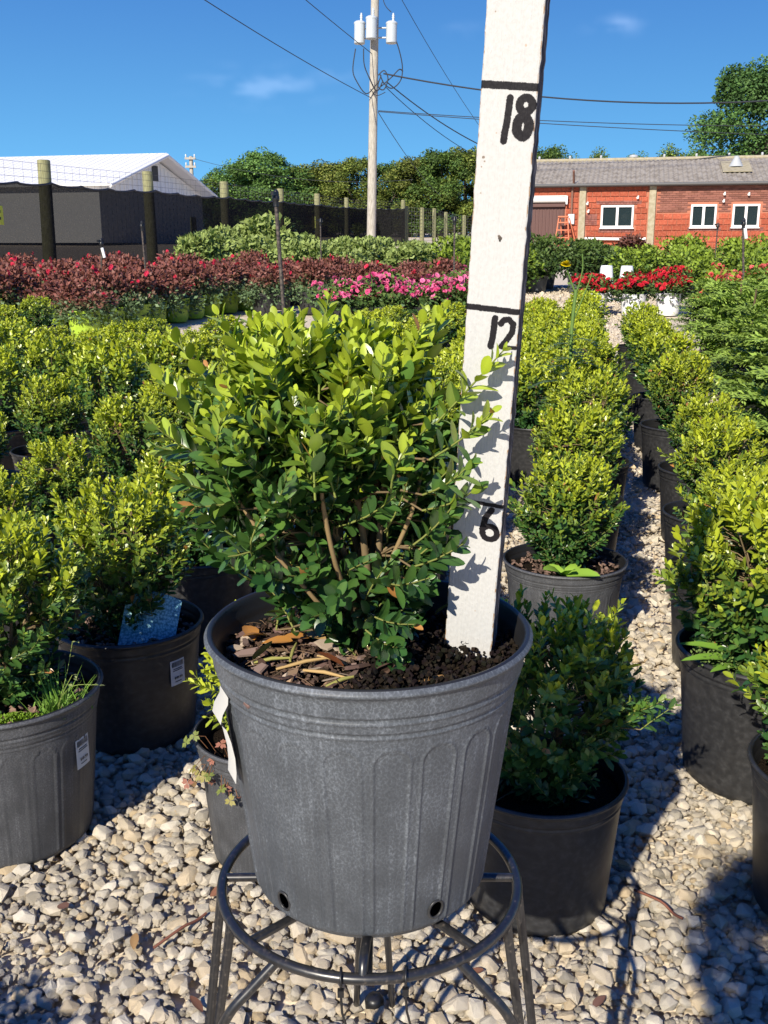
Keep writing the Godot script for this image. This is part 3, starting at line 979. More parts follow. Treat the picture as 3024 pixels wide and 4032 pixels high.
func build_ground() -> void:
	var mb := MB.new()
	var zs := PackedFloat32Array([12.0, 0.0, -4.0, -10.0, -20.0, -40.0, -70.0, -120.0, -260.0, -500.0])
	for k in zs.size():
		var y := -minf(zs[k], 0.0) * SLOPE if zs[k] > -120.0 else 120.0 * SLOPE
		for x in [-400.0, 400.0]:
			mb.vert(Vector3(x, y - 0.012, zs[k]), Vector3.UP)
	for k in zs.size() - 1:
		mb.quad(k * 2, k * 2 + 1, k * 2 + 3, k * 2 + 2)
	var ground := part("gravel_ground", mb.mesh(M.gravel_bed), null, Transform3D.IDENTITY, "structure")
	ground.set_meta("label", "pale crushed limestone ground of the nursery yard")
	# stones
	var kinds := []
	for k in 9:
		kinds.append(stone_mesh(100 + k, M.stone, 17 if k < 6 else 13))
	var far_kinds := []
	for k in 3:
		far_kinds.append(stone_mesh(200 + k, M.stone, 9))
	var all := []
	var f := FastNoiseLite.new()
	f.seed = 3
	f.frequency = 1.7
	for layer in 3:
		var z := 0.85
		while z < 8.6:
			var cell := (0.0165 if z < 2.2 else 0.024 if z < 3.6 else 0.034) * (1.0 if layer < 2 else 1.6)
			var x := -0.50 * z - 0.25
			while x < 0.50 * z + 0.25:
				var px := x + R(-0.5, 0.5) * cell
				var pz := z + R(-0.5, 0.5) * cell
				x += cell
				if z > 3.6 and (px < 0.10 * z - 0.2):
					continue
				var sz := 0.0068 * exp(rng.randfn() * 0.45) * (1.0 + 0.25 * f.get_noise_2d(px, pz))
				if layer == 2:
					sz *= 1.25
				sz = clampf(sz, 0.0035, 0.0175) * (1.0 if z < 2.2 else 1.15)
				var tone := R(0.78, 1.12)
				var c := lin(0.69, 0.615, 0.49)
				var w := rng.randf()
				if w < 0.14: c = lin(0.56, 0.51, 0.42)
				elif w < 0.24: c = lin(0.66, 0.53, 0.35)
				elif w < 0.28: c = lin(0.42, 0.38, 0.31)
				elif w < 0.40: c = lin(0.74, 0.68, 0.57)
				var b := Basis.from_euler(Vector3(R(-0.5, 0.5), R(0, TAU), R(-0.5, 0.5))).scaled_local(Vector3(sz, sz * 0.92, sz))
				var up := sz * (0.25 + 0.35 * rng.randf()) + (0.004 * layer if layer < 2 else 0.004)
				all.append([Transform3D(b, Vector3(px, gy(-pz) - 0.006 + up, -pz)), Color(c.r * tone, c.g * tone, c.b * tone), sz / pz])
			z += cell
	for k in 15000:
		var pz := R(8.4, 17.5)
		var px := R(0.10 * pz - 0.3, 0.27 * pz)
		var sz := 0.013 * exp(rng.randfn() * 0.4)
		var tone := R(0.75, 1.1)
		var b := Basis.from_euler(Vector3(R(-0.5, 0.5), R(0, TAU), R(-0.5, 0.5))).scaled_local(Vector3(sz, sz, sz))
		all.append([Transform3D(b, Vector3(px, gy(-pz) - 0.008 + sz * 0.4, -pz)), Color(0.66 * tone, 0.58 * tone, 0.46 * tone), 0.0])
	# the largest ones in view are pieces of the ground, the rest one mass of gravel
	var order := range(all.size())
	var inside := []
	for k in order:
		var p: Vector3 = all[k][0].origin
		if p.z > -2.3 and p.z < -1.12 and absf(p.x) < 0.355 * -p.z + 0.03:
			inside.append(k)
	inside.sort_custom(func(a, b): return all[a][2] > all[b][2])
	var solo := {}
	var tinted := {}
	for k in mini(300, inside.size()):
		var i: int = inside[k]
		solo[i] = true
		var kind := k % 6
		var tone: int = k % 5
		var key := kind * 5 + tone
		if not tinted.has(key):
			var am: ArrayMesh = kinds[kind].duplicate()
			var arr := am.surface_get_arrays(0)
			var cc: PackedColorArray = arr[Mesh.ARRAY_COLOR]
			var base: Color = [lin(0.69, 0.615, 0.49), lin(0.58, 0.53, 0.44), lin(0.66, 0.55, 0.39), lin(0.74, 0.68, 0.57), lin(0.62, 0.54, 0.42)][tone]
			for q in cc.size():
				cc[q] = Color(base.r * cc[q].r, base.g * cc[q].g, base.b * cc[q].b)
			arr[Mesh.ARRAY_COLOR] = cc
			am.clear_surfaces()
			am.add_surface_from_arrays(Mesh.PRIMITIVE_TRIANGLES, arr)
			am.surface_set_material(0, M.stone)
			tinted[key] = am
		part("stone", tinted[key], ground, all[i][0])
	var pile := Node3D.new()
	pile.name = "gravel"
	add_child(pile)
	tag(pile, "loose pale limestone gravel between and in front of the pots", "gravel", "", "stuff")
	var lists := []
	for k in 12:
		lists.append([])
	for i in all.size():
		if solo.has(i):
			continue
		var far: bool = (all[i][0] as Transform3D).origin.z < -2.6
		lists[(9 + i % 3) if far else i % 9].append(i)
	for k in 12:
		var mm := MultiMesh.new()
		mm.transform_format = MultiMesh.TRANSFORM_3D
		mm.use_colors = true
		mm.mesh = kinds[k] if k < 9 else far_kinds[k - 9]
		mm.instance_count = lists[k].size()
		for j in lists[k].size():
			mm.set_instance_transform(j, all[lists[k][j]][0])
			mm.set_instance_color(j, all[lists[k][j]][1])
		var mi := MultiMeshInstance3D.new()
		mi.name = "stones_%03d" % k if k > 0 else "stones"
		mi.multimesh = mm
		mi.set_meta("kind", "stuff")
		pile.add_child(mi)


func build_trees() -> void:
	var crowns := []
	for k in 5:
		crowns.append(tree_crown(300 + k, 1.0, 2.0, 19000, 0.062, [lin(0.052, 0.105, 0.020), lin(0.068, 0.112, 0.020), lin(0.046, 0.092, 0.022), lin(0.056, 0.125, 0.028), lin(0.072, 0.108, 0.022)][k], [lin(0.15, 0.21, 0.035), lin(0.18, 0.21, 0.04), lin(0.115, 0.18, 0.036), lin(0.145, 0.25, 0.06), lin(0.19, 0.205, 0.042)][k]).mesh(M.leaf_tree))
	var trunk := MB.new()
	trunk.tube(PackedVector3Array([Vector3(0, -0.05, 0), Vector3(0.02, 0.4, 0.01), Vector3(-0.01, 0.9, 0.02), Vector3(0.03, 1.7, 0)]), PackedFloat32Array([0.085, 0.065, 0.045, 0.012]), 7, lin(0.10, 0.085, 0.065))
	for q in [[0.5, 1.1, 0.5], [0.6, 1.3, 2.6], [0.75, 1.5, 4.4]]:
		var d := Vector3(cos(q[2]), 0, sin(q[2]))
		trunk.tube(PackedVector3Array([Vector3(0, q[0], 0), d * 0.25 + Vector3(0, (q[0] + q[1]) * 0.5, 0), d * 0.55 + Vector3(0, q[1], 0)]), PackedFloat32Array([0.035, 0.025, 0.010]), 5, lin(0.10, 0.085, 0.065))
	var tm := trunk.mesh(M.bark)
	# [x, distance, crown radius, top height above its ground, kind, label]
	var list := [
		[-12.9, 79.0, 1.9, 4.6, 0, "low tree at the left end of the tree line, beside the small distant pole"],
		[-11.2, 80.0, 2.1, 5.9, 3, "rounded tree second from the left end of the tree line"],
		[-8.7, 78.0, 2.7, 6.6, 3, "bright green tree third from the left in the tree line"],
		[-6.2, 81.0, 2.4, 5.6, 1, "tree in the line just left of the tall utility pole, lower than its neighbours"],
		[-4.1, 80.0, 2.3, 5.9, 4, "olive green tree in the line two places left of the utility pole"],
		[-2.0, 79.0, 2.3, 6.1, 1, "tree in the line right behind the left edge of the utility pole"],
		[0.1, 81.0, 2.2, 5.8, 2, "dark tree just right of the utility pole"],
		[2.0, 80.0, 2.3, 6.2, 4, "olive tree second to the right of the utility pole"],
		[4.2, 79.0, 2.5, 6.7, 2, "tallest dark tree in the line between utility pole and measuring stick"],
		[6.1, 80.0, 2.6, 6.9, 1, "tree in the line next to the left edge of the measuring stick"],
		[8.2, 80.0, 2.6, 6.7, 2, "tree in the line hidden in part behind the measuring stick"],
		[-9.9, 88.0, 2.9, 5.9, 2, "tree in the back row between the left end and the utility pole"],
		[-5.1, 90.0, 3.2, 6.0, 0, "back row tree left of the utility pole showing dark gaps"],
		[3.2, 90.0, 3.3, 6.6, 2, "back row tree right of the utility pole"],
		[10.6, 70.0, 2.0, 6.0, 2, "dark treetop above the brick building roof, just right of the stick"],
		[12.2, 71.0, 1.6, 5.4, 0, "low treetop over the roof, second right of the stick"],
		[14.0, 70.0, 1.3, 5.7, 0, "small isolated round treetop over the roof left of the gap of sky"],
		[16.9, 71.0, 1.6, 5.6, 3, "treetop over the roof just right of the gap of sky"],
		[18.7, 70.0, 1.9, 5.9, 0, "treetop over the roof left of the tall broad tree"],
		[20.6, 71.0, 1.8, 5.9, 3, "treetop touching the lower left side of the tall broad tree"],
	]
	for k in list.size():
		var t: Array = list[k]
		var d: float = t[1]
		var o := thing("tree", t[5], "tree", Vector3(t[0], gy(-d), -d), 0.0, "trees beyond the fence and building")
		o.rotation.y = k * 1.7
		var r: float = float(t[2]) * 1.22
		var hh: float = float(t[3]) * (0.86 if k < 14 else 0.90)
		part("trunk", tm, o, Transform3D(Basis.from_scale(Vector3(r, hh / 2.0, r)), Vector3.ZERO))
		part("crown", crowns[t[4]], o, Transform3D(Basis.from_scale(Vector3(r, (hh - 0.4) * 0.5, r)), Vector3(0, 0.4, 0)))
	# the broad tree at the right edge
	var big := tree_crown(333, 4.5, 7.3, 60000, 0.17, lin(0.038, 0.09, 0.022), lin(0.10, 0.19, 0.048))
	var o := thing("broad_tree", "tall broad dark green tree rising behind the brick building at the right edge", "tree", Vector3(19.6, gy(-55.0), -55.0))
	part("trunk", tm, o, Transform3D(Basis.from_scale(Vector3(4.0, 4.6, 4.0)), Vector3.ZERO))
	part("crown", big.mesh(M.leaf_tree), o, Transform3D(Basis.IDENTITY, Vector3(0, 0.9, 0)))


func build_house() -> void:
	var A := Vector3(-11.47, 5.62, -55.0)
	var L := Vector3(-0.97, 0, -0.25).normalized()
	var N := Vector3(-0.25, 0, 0.97).normalized()
	var w := 6.1
	var drop := 1.78
	var g0 := gy(-55.0)
	var o := thing("white_house", "white metal-roofed building with a gable vent behind the black fence screen", "building", Vector3.ZERO)
	var wall := MB.new()
	var en := A + N * (w - 0.35) - Vector3(0, drop - 0.1, 0) + L * 0.35
	var ef := A - N * (w - 0.35) - Vector3(0, drop - 0.1, 0) + L * 0.35
	var ap := A + L * 0.35 - Vector3(0, 0.12, 0)
	wall.flat(PackedVector3Array([Vector3(en.x, g0, en.z), en, ap, ef, Vector3(ef.x, g0, ef.z)]), -L)
	var en2 := en + L * 9.0
	wall.flat(PackedVector3Array([Vector3(en.x, g0, en.z), Vector3(en2.x, g0, en2.z), en2, en]), N)
	var en3 := en2 - N * 1.0
	var en4 := en3 + Vector3(-22, 0, -2)
	wall.flat(PackedVector3Array([Vector3(en3.x, g0, en3.z), Vector3(en4.x, g0, en4.z), en4 , en3]), N)
	part("wall", wall.mesh(M.house_white), o)
	var batten := MB.new()
	for k in 26:
		var u := -0.96 + 1.92 * k / 25.0
		var top := A + L * 0.35 + N * (w - 0.35) * u
		top.y = A.y - 0.2 - (drop - 0.1) * absf(u)
		batten.box(Transform3D(Basis(N, Vector3.UP, -L), Vector3(top.x, (g0 + top.y) * 0.5, top.z) - L * 0.02), Vector3(0.05, top.y - g0, 0.04))
	part("siding_seams", batten.mesh(M.house_white), o, Transform3D.IDENTITY, "stuff")
	var vb := MB.new()
	vb.box(Transform3D(Basis(N, Vector3.UP, -L), A + L * 0.35 - L * 0.03 - Vector3(0, 0.85, 0) ), Vector3(0.62, 0.75, 0.04))
	part("gable_vent", vb.mesh(M.dark_gap), o)
	var roof := MB.new()
	var seam := MB.new()
	for sg in [1.0, -1.0]:
		var down: Vector3 = (N * sg * w - Vector3(0, drop, 0))
		var up := L.cross(down).normalized() if L.cross(down).y > 0.0 else -L.cross(down).normalized()
		var ln: float = down.length()
		var mid: Vector3 = A + down * 0.5 + L * 4.6
		roof.box(Transform3D(Basis(L, up, L.cross(up)), mid + up * 0.06), Vector3(10.0, 0.12, ln + 0.1))
		for k in 24:
			seam.box(Transform3D(Basis(L, up, L.cross(up)), A + down * 0.5 + L * (-0.3 + k * 0.42) + up * 0.125), Vector3(0.05, 0.014, ln + 0.08))
	part("roof", roof.mesh(M.roof_white), o)
	part("roof_seams", seam.mesh(M.roof_white), o, Transform3D.IDENTITY, "stuff")
	var trim := MB.new()
	for sg in [1.0, -1.0]:
		var down: Vector3 = (N * sg * w - Vector3(0, drop, 0))
		trim.tube(PackedVector3Array([A - L * 0.43 , A - L * 0.43 + down]), PackedFloat32Array([0.11, 0.11]), 4)
	part("rake_trim", trim.mesh(M.house_white), o)
	var wing := MB.new()
	var A2 := A + L * 8.0 + Vector3(0, -0.02, -1.2)
	var L2 := Vector3(-1, 0, -0.02).normalized()
	var d2 := Vector3(0, -2.1, 6.6)
	var up2 := Vector3(0, 6.6, 2.1).normalized()
	for sg in [1.0, -1.0]:
		var dd := Vector3(0, -2.1, 6.6 * sg)
		var uu := Vector3(0, 6.6, 2.1 * sg).normalized()
		wing.box(Transform3D(Basis(Vector3.RIGHT, uu, Vector3.RIGHT.cross(uu)), A2 + dd * 0.5 - Vector3(8.5, 0, 0)), Vector3(24, 0.12, dd.length()))
	part("wing_roof", wing.mesh(M.roof_white), o)
	var ws := MB.new()
	for k in 30:
		ws.box(Transform3D(Basis(Vector3.RIGHT, up2, Vector3.RIGHT.cross(up2)), A2 + d2 * 0.5 + Vector3(2.2 - k * 0.75, 0, 0) + up2 * 0.066), Vector3(0.05, 0.014, d2.length()))
	part("wing_roof_seams", ws.mesh(M.roof_white), o, Transform3D.IDENTITY, "stuff")
	# small far pole
	var p := thing("distant_pole", "small distant utility pole with two crossarms beside the white gable", "utility pole", Vector3(-13.5, gy(-75.0), -75.0))
	var pb := MB.new()
	pb.tube(PackedVector3Array([Vector3(0, 0, 0), Vector3(0.02, 5.5, 0)]), PackedFloat32Array([0.16, 0.13]), 8)
	part("pole", pb.mesh(M.pole_wood), p)
	for h in [5.35, 4.8]:
		var cb := MB.new()
		cb.box(Transform3D(Basis.IDENTITY, Vector3(0, h, 0.18)), Vector3(0.75, 0.14, 0.12))
		part("crossarm", cb.mesh(M.pole_wood), p)
		for x in [-0.3, 0.3]:
			var ib := MB.new()
			ib.lathe(PackedVector2Array([Vector2(0.001, 0.22), Vector2(0.05, 0.2), Vector2(0.06, 0.1), Vector2(0.04, 0.0)]), 8)
			part("insulator", ib.mesh(M.transformer_grey), p, Transform3D(Basis.IDENTITY, Vector3(x, h + 0.07, 0.18)))


func build_brick_building() -> void:
	var g0 := gy(-36.5)
	var o := thing("brick_building", "low red block and brown brick building with a grey corrugated roof", "building", Vector3(4.9, g0, -37.0), -0.228)
	var H := 2.26          # eave above the building's ground
	var s0 := -1.3
	var s1 := 17.0
	# backing wall (the joints), openings left free
	var holes := [[2.62, 3.71, 0.86, 1.60], [5.58, 6.41, 0.86, 1.60], [6.92, 7.78, 0.86, 1.60], [-0.9, 1.39, 0.0, 1.68]]
	var back := MB.new()
	var xs := [s0, -0.9, 1.39, 2.62, 3.71, 5.58, 6.41, 6.92, 7.78, s1]
	for k in xs.size() - 1:
		var a: float = xs[k]
		var b: float = xs[k + 1]
		var spans := [[0.0, H]]
		for hh in holes:
			if absf(hh[0] - a) < 0.01:
				spans = [[hh[3], H]]
				if hh[2] > 0.0:
					spans.append([0.0, hh[2]])
		for sp in spans:
			back.box(Transform3D(Basis.IDENTITY, Vector3((a + b) * 0.5, (sp[0] + sp[1]) * 0.5, -0.11)), Vector3(b - a - 0.001, sp[1] - sp[0], 0.2))
	for sx in [s0 + 0.1, s1 - 0.1]:
		back.box(Transform3D(Basis.IDENTITY, Vector3(sx, H * 0.5, -3.2)), Vector3(0.2, H, 5.98))
	back.box(Transform3D(Basis.IDENTITY, Vector3((s0 + s1) * 0.5, H * 0.5, -6.3)), Vector3(s1 - s0, H, 0.2))
	var wall := part("wall", back.mesh(M.mortar_red), o)
	# red blocks, one by one
	var bw := 0.30
	var bh := 0.188
	var made := 0
	var shapes := {}
	for row in 12:
		var y := row * bh
		var x := s0 + (0.0 if row % 2 == 0 else bw * 0.5)
		while x < 9.7:
			var a := x
			var b := x + bw
			x += bw
			var ym := y + bh * 0.5
			var bad := y + bh > H
			if b > 4.32 and y + bh > 1.36: bad = true
			for pl in [[1.84, 2.12], [4.16, 4.44]]:
				if a < pl[1] and b > pl[0]:
					if a < pl[0] - 0.06: b = pl[0]
					elif b > pl[1] + 0.06: a = pl[1]
					else: bad = true
			for hh in holes:
				var top: float = hh[3] + (0.12 if hh[0] > 2 and hh[0] < 3 else 0.0)
				if a < hh[1] + 0.03 and b > hh[0] - 0.03 and ym > hh[2] - 0.10 and ym < top + 0.02:
					if a < hh[0] - 0.10: b = hh[0] - 0.03
					elif b > hh[1] + 0.10: a = hh[1] + 0.03
					else: bad = true
			if bad or b - a < 0.05 or y < 0.18:
				continue
			var wd := int(round((b - a) * 100.0))
			var k := (row * 7 + int(x * 13.0)) % 4
			var key := wd * 4 + k
			if not shapes.has(key):
				var mb := MB.new()
				mb.box(Transform3D.IDENTITY, Vector3(wd * 0.01 - 0.02, bh - 0.02, 0.03), Color.WHITE, 0.006)
				shapes[key] = mb.mesh(M["block_%d" % k])
			part("block", shapes[key], wall, Transform3D(Basis.IDENTITY, Vector3((a + b) * 0.5, y + bh * 0.5, 0.006 + R(-0.003, 0.004))))
			made += 1
	# brown bricks above (small: one piece of real brickwork)
	var br := MB.new()
	var g := RandomNumberGenerator.new()
	g.seed = 44
	var yy := 1.36
	var rowi := 0
	while yy < H - 0.06:
		var x := 4.46 + (0.1 if rowi % 2 else 0.0)
		while x < s1 - 0.1:
			var inhole := false
			for hh in holes:
				if x + 0.2 > hh[0] - 0.02 and x < hh[1] + 0.02 and yy < hh[3] + 0.05:
					inhole = true
			if not inhole:
				var t := g.randf_range(0.75, 1.25)
				br.box(Transform3D(Basis.IDENTITY, Vector3(x + 0.1, yy + 0.034, 0.004 + g.randf() * 0.006)), Vector3(0.19, 0.058, 0.03), Color(0.235 * t, 0.105 * t, 0.08 * t))
			x += 0.2
		yy += 0.068
		rowi += 1
	for hh in [[2.45, 3.9, 1.63, 1.72], [2.1, 2.45, 0.95, 1.30], [2.55, 3.75, 0.70, 0.82], [5.5, 6.5, 0.74, 0.82], [6.85, 7.85, 0.74, 0.82]]:
		var y2: float = hh[2]
		while y2 < hh[3]:
			var x: float = hh[0]
			while x < hh[1]:
				var t := g.randf_range(0.7, 1.2)
				br.box(Transform3D(Basis.IDENTITY, Vector3(x + 0.05, y2 + 0.03, 0.022)), Vector3(0.092, 0.05, 0.02), Color(0.25 * t, 0.11 * t, 0.09 * t))
				x += 0.1
			y2 += 0.06
	part("brickwork", br.mesh(M.brown_brick), wall, Transform3D.IDENTITY, "stuff")
	for pl in [[1.87, 2.09], [4.19, 4.42], [9.8, 10.03]]:
		var mb := MB.new()
		mb.box(Transform3D(Basis.IDENTITY, Vector3((pl[0] + pl[1]) * 0.5, H * 0.5, 0.03)), Vector3(pl[1] - pl[0], H - 0.01, 0.1), Color.WHITE, 0.012)
		part("pilaster", mb.mesh(M.concrete), o)
	# windows
	for hh in holes.slice(0, 3):
		var cx: float = (hh[0] + hh[1]) * 0.5
		var cy: float = (hh[2] + hh[3]) * 0.5
		var ww: float = hh[1] - hh[0]
		var wh: float = hh[3] - hh[2]
		var fr := MB.new()
		var tk := 0.065
		for sx in [-1.0, 1.0]:
			fr.box(Transform3D(Basis.IDENTITY, Vector3(sx * (ww * 0.5 - tk * 0.5), 0, 0)), Vector3(tk, wh, 0.09))
			fr.box(Transform3D(Basis.IDENTITY, Vector3(0, sx * (wh * 0.5 - tk * 0.5), 0)), Vector3(ww - tk * 2.0 - 0.002, tk, 0.088))
		fr.box(Transform3D(Basis.IDENTITY, Vector3(0.0, 0, 0.002)), Vector3(0.085, wh - tk * 2.0 - 0.002, 0.08))
		var win := part("window", fr.mesh(M.white_trim), o, Transform3D(Basis.IDENTITY, Vector3(cx, cy, 0.02)))
		for sx in [-1.0, 1.0]:
			var pn := MB.new()
			var pw := ww * 0.5 - tk - 0.045
			pn.box(Transform3D(Basis.IDENTITY, Vector3(sx * (pw * 0.5 + 0.044), 0, -0.02)), Vector3(pw - 0.002, wh - tk * 2.0 - 0.004, 0.008))
			part("pane", pn.mesh(M.glass), win)
		var dk := MB.new()
		dk.box(Transform3D(Basis.IDENTITY, Vector3(0, 0, -0.33)), Vector3(ww - 0.02, wh - 0.02, 0.04))
		part("dark_interior", dk.mesh(M.room_dark), win)
		var sl := MB.new()
		sl.box(Transform3D(Basis.IDENTITY, Vector3(0, -wh * 0.5 - 0.02, 0.03)), Vector3(ww + 0.06, 0.035, 0.12))
		part("sill", sl.mesh(M.white_trim), win)
	# blinds / things behind the panes
	for q in [[3.43, 1.2, 0.3, 0.28], [6.22, 1.05, 0.25, 0.3], [3.5, 0.93, 0.18, 0.1]]:
		var cu := MB.new()
		cu.lathe(PackedVector2Array([Vector2(0.001, q[3] * 0.5), Vector2(q[2] * 0.35, q[3] * 0.35), Vector2(q[2] * 0.5, 0.0), Vector2(q[2] * 0.3, -q[3] * 0.4), Vector2(0.001, -q[3] * 0.5)]), 10)
		part("curtain", cu.mesh(M.label_white), o, Transform3D(Basis.IDENTITY, Vector3(q[0], q[1], -0.22)))
	# wide brown door with its white roller hood
	var dn := MB.new()
	dn.box(Transform3D(Basis.IDENTITY, Vector3(0.245, 0.8, -0.06)), Vector3(2.27, 1.6, 0.06))
	var door := part("sliding_door", dn.mesh(M.door_brown), o)
	var rib := MB.new()
	for k in 19:
		rib.box(Transform3D(Basis.IDENTITY, Vector3(-0.84 + k * 0.12, 0.78, -0.022)), Vector3(0.05, 1.52, 0.02), Color.WHITE, 0.006)
	part("door_ribs", rib.mesh(M.door_brown), door)
	var tr := MB.new()
	tr.box(Transform3D(Basis.IDENTITY, Vector3(0.245, 1.62, 0.03)), Vector3(2.3, 0.11, 0.14))
	part("door_track", tr.mesh(M.door_brown), door)
	var hood := MB.new()
	hood.tube(PackedVector3Array([Vector3(-0.9, 1.80, 0.12), Vector3(1.42, 1.80, 0.12)]), PackedFloat32Array([0.10, 0.10]), 14)
	hood.box(Transform3D(Basis.IDENTITY, Vector3(1.45, 1.78, 0.11)), Vector3(0.06, 0.28, 0.24))
	hood.box(Transform3D(Basis.IDENTITY, Vector3(0.26, 1.915, 0.09)), Vector3(2.34, 0.03, 0.22))
	part("roller_hood", hood.mesh(M.white_trim), o)
	# pipes
	var pp := MB.new()
	pp.tube(PackedVector3Array([Vector3(2.1, 0.50, 0.11), Vector3(4.1, 0.47, 0.11)]), PackedFloat32Array([0.05, 0.05]), 10)
	pp.box(Transform3D(Basis.IDENTITY, Vector3(4.12, 0.47, 0.10)), Vector3(0.08, 0.13, 0.13))
	part("white_pipe", pp.mesh(M.white_trim), o)
	var dp := MB.new()
	dp.tube(PackedVector3Array([Vector3(1.66, H + 0.45, 0.5), Vector3(1.66, H + 0.05, 0.1), Vector3(1.62, H - 0.1, 0.06), Vector3(1.62, 0.9, 0.06)]), PackedFloat32Array([0.04, 0.04, 0.04, 0.04]), 8)
	part("downpipe", dp.mesh(M.pipe_rust), o)
	for q in [[3.83, 1.86], [2.16, 1.68], [2.2, 1.42], [6.63, 1.95], [6.62, 1.72], [7.4, 1.93]]:
		var lb := MB.new()
		lb.box(Transform3D(Basis.IDENTITY, Vector3(0, 0, 0.03)), Vector3(0.05, 0.09, 0.05), Color.WHITE, 0.008)
		lb.tube(PackedVector3Array([Vector3(0, 0, 0.05), Vector3(-0.02, -0.03, 0.12)]), PackedFloat32Array([0.025, 0.045]), 8)
		part("wall_lamp", lb.mesh(M.white_trim), o, Transform3D(Basis.IDENTITY, Vector3(q[0], q[1], 0.02)))
	# roof: corrugated sheets, one by one, with ridge cap and gutter
	var rise := 0.98
	var run := 3.2
	var slope := Vector3(0, rise, -run)
	var sl := slope.length()
	var up := Vector3(0, run, rise).normalized()
	var cw := 1.1
	var k := 0
	var x := s0 - 0.1
	while x < s1:
		var sh := MB.new()
		var nseg := 28
		for j in nseg + 1:
			var u := float(j) / nseg * (cw + 0.04)
			var wave := 0.02 * sin(u / 0.157 * TAU)
			var nx := -cos(u / 0.157 * TAU) * 0.6
			for e in 2:
				var q := Vector3(u, 0, 0) + slope * float(e) * 1.0 + up * wave
				sh.vert(q, (up + Vector3(nx, 0, 0)).normalized())
		for j in nseg:
			sh.quad(j * 2, j * 2 + 1, j * 2 + 3, j * 2 + 2)
		var n0 := sh.v.size()
		for j in nseg + 1:
			var u := float(j) / nseg * (cw + 0.04)
			sh.vert(Vector3(u, 0, 0) + up * (0.02 * sin(u / 0.157 * TAU)), Vector3(0, 0, 1))
			sh.vert(Vector3(u, 0, 0) + up * (0.02 * sin(u / 0.157 * TAU) - 0.03), Vector3(0, 0, 1))
		for j in nseg:
			sh.quad(n0 + j * 2, n0 + j * 2 + 1, n0 + j * 2 + 3, n0 + j * 2 + 2)
		part("roof_sheet", sh.mesh(M.roof_grey), o, Transform3D(Basis.IDENTITY, Vector3(x, H + 0.05 + 0.007 * (k % 2), 0.22)))
		x += cw
		k += 1
	var rb := MB.new()
	rb.box(Transform3D(Basis.IDENTITY, Vector3((s0 + s1) * 0.5, H - 0.02, 0.12)), Vector3(s1 - s0 + 0.2, 0.08, 0.14))
	rb.tube(PackedVector3Array([Vector3(s0 - 0.1, H + 0.0, 0.27), Vector3(s1, H + 0.0, 0.27)]), PackedFloat32Array([0.05, 0.05]), 8)
	part("gutter", rb.mesh(M.roof_trim), o)
	var rear := MB.new()
	rear.flat(PackedVector3Array([Vector3(s0 - 0.1, H + 0.04 + rise, 0.22 - run), Vector3(s1, H + 0.04 + rise, 0.22 - run), Vector3(s1, H + 0.04, 0.22 - run * 2.0), Vector3(s0 - 0.1, H + 0.04, 0.22 - run * 2.0)]), Vector3(0, 1, -0.3))
	part("rear_roof", rear.mesh(M.roof_grey), o)
	for sx in [s0 + 0.05, s1 - 0.05]:
		var gb := MB.new()
		gb.flat(PackedVector3Array([Vector3(sx, H, 0.0), Vector3(sx, H + rise, -3.0), Vector3(sx, H, -6.2)]), Vector3(signf(sx - 5.0), 0, 0))
		part("gable_end", gb.mesh(M.mortar_red), o)
	var rc := MB.new()
	rc.tube(PackedVector3Array([Vector3(s0 - 0.1, H + 0.07 + rise, 0.2 - run), Vector3(s1, H + 0.07 + rise, 0.2 - run)]), PackedFloat32Array([0.07, 0.07]), 8)
	part("ridge_cap", rc.mesh(M.concrete), o)
	for q in 9:
		var vm := MB.new()
		vm.lathe(PackedVector2Array([Vector2(0.001, 0.13), Vector2(0.04, 0.12), Vector2(0.045, 0.06), Vector2(0.03, 0.0)]), 8)
		part("ridge_knob", vm.mesh(M.ridge_metal), o, Transform3D(Basis.IDENTITY, Vector3(0.2 + q * 1.12, H + rise + 0.11, 0.2 - run)))
	for q in [[-0.1, 0.11], [3.6, 0.13]]:
		var vm := MB.new()
		vm.lathe(PackedVector2Array([Vector2(0.001, 0.17), Vector2(0.13, 0.15), Vector2(0.18, 0.08), Vector2(0.12, 0.05), Vector2(0.1, 0.0)]), 12)
		part("turbine_vent", vm.mesh(M.ridge_metal), o, Transform3D(Basis.IDENTITY, Vector3(q[0], H + rise + q[1] - 0.05, 0.1 - run)))
	# patched square and cone vent on the roof
	var cone_at := Vector3(7.05, H + 0.10, 0.22) + slope * 0.55
	var pb := MB.new()
	pb.box(Transform3D(Basis(Vector3.RIGHT, up, Vector3.RIGHT.cross(up)), cone_at + up * 0.015), Vector3(0.95, 0.03, 1.5))
	part("roof_patch", pb.mesh(M.concrete), o)
	var cv := MB.new()
	cv.lathe(PackedVector2Array([Vector2(0.001, 0.36), Vector2(0.07, 0.35), Vector2(0.10, 0.27), Vector2(0.25, 0.0)]), 14)
	part("cone_vent", cv.mesh(M.ridge_metal), o, Transform3D(Basis.IDENTITY, cone_at))
	# ladder
	var la := thing("step_ladder", "orange step ladder standing open beside the brown door of the brick building", "ladder", o.transform * Vector3(1.38, 0, 0.55), -0.228)
	for sx in [-1.0, 1.0]:
		var rl := MB.new()
		rl.tube(PackedVector3Array([Vector3(sx * 0.27, 0, 0.3), Vector3(sx * 0.15, 1.20, 0.0)]), PackedFloat32Array([0.028, 0.024]), 6)
		part("rail", rl.mesh(M.ladder_orange), la)
		var r2 := MB.new()
		r2.tube(PackedVector3Array([Vector3(sx * 0.27 + 0.28, 0, -0.3), Vector3(sx * 0.15 + 0.05, 1.18, -0.04)]), PackedFloat32Array([0.024, 0.02]), 6)
		part("rear_rail", r2.mesh(M.ladder_orange), la)
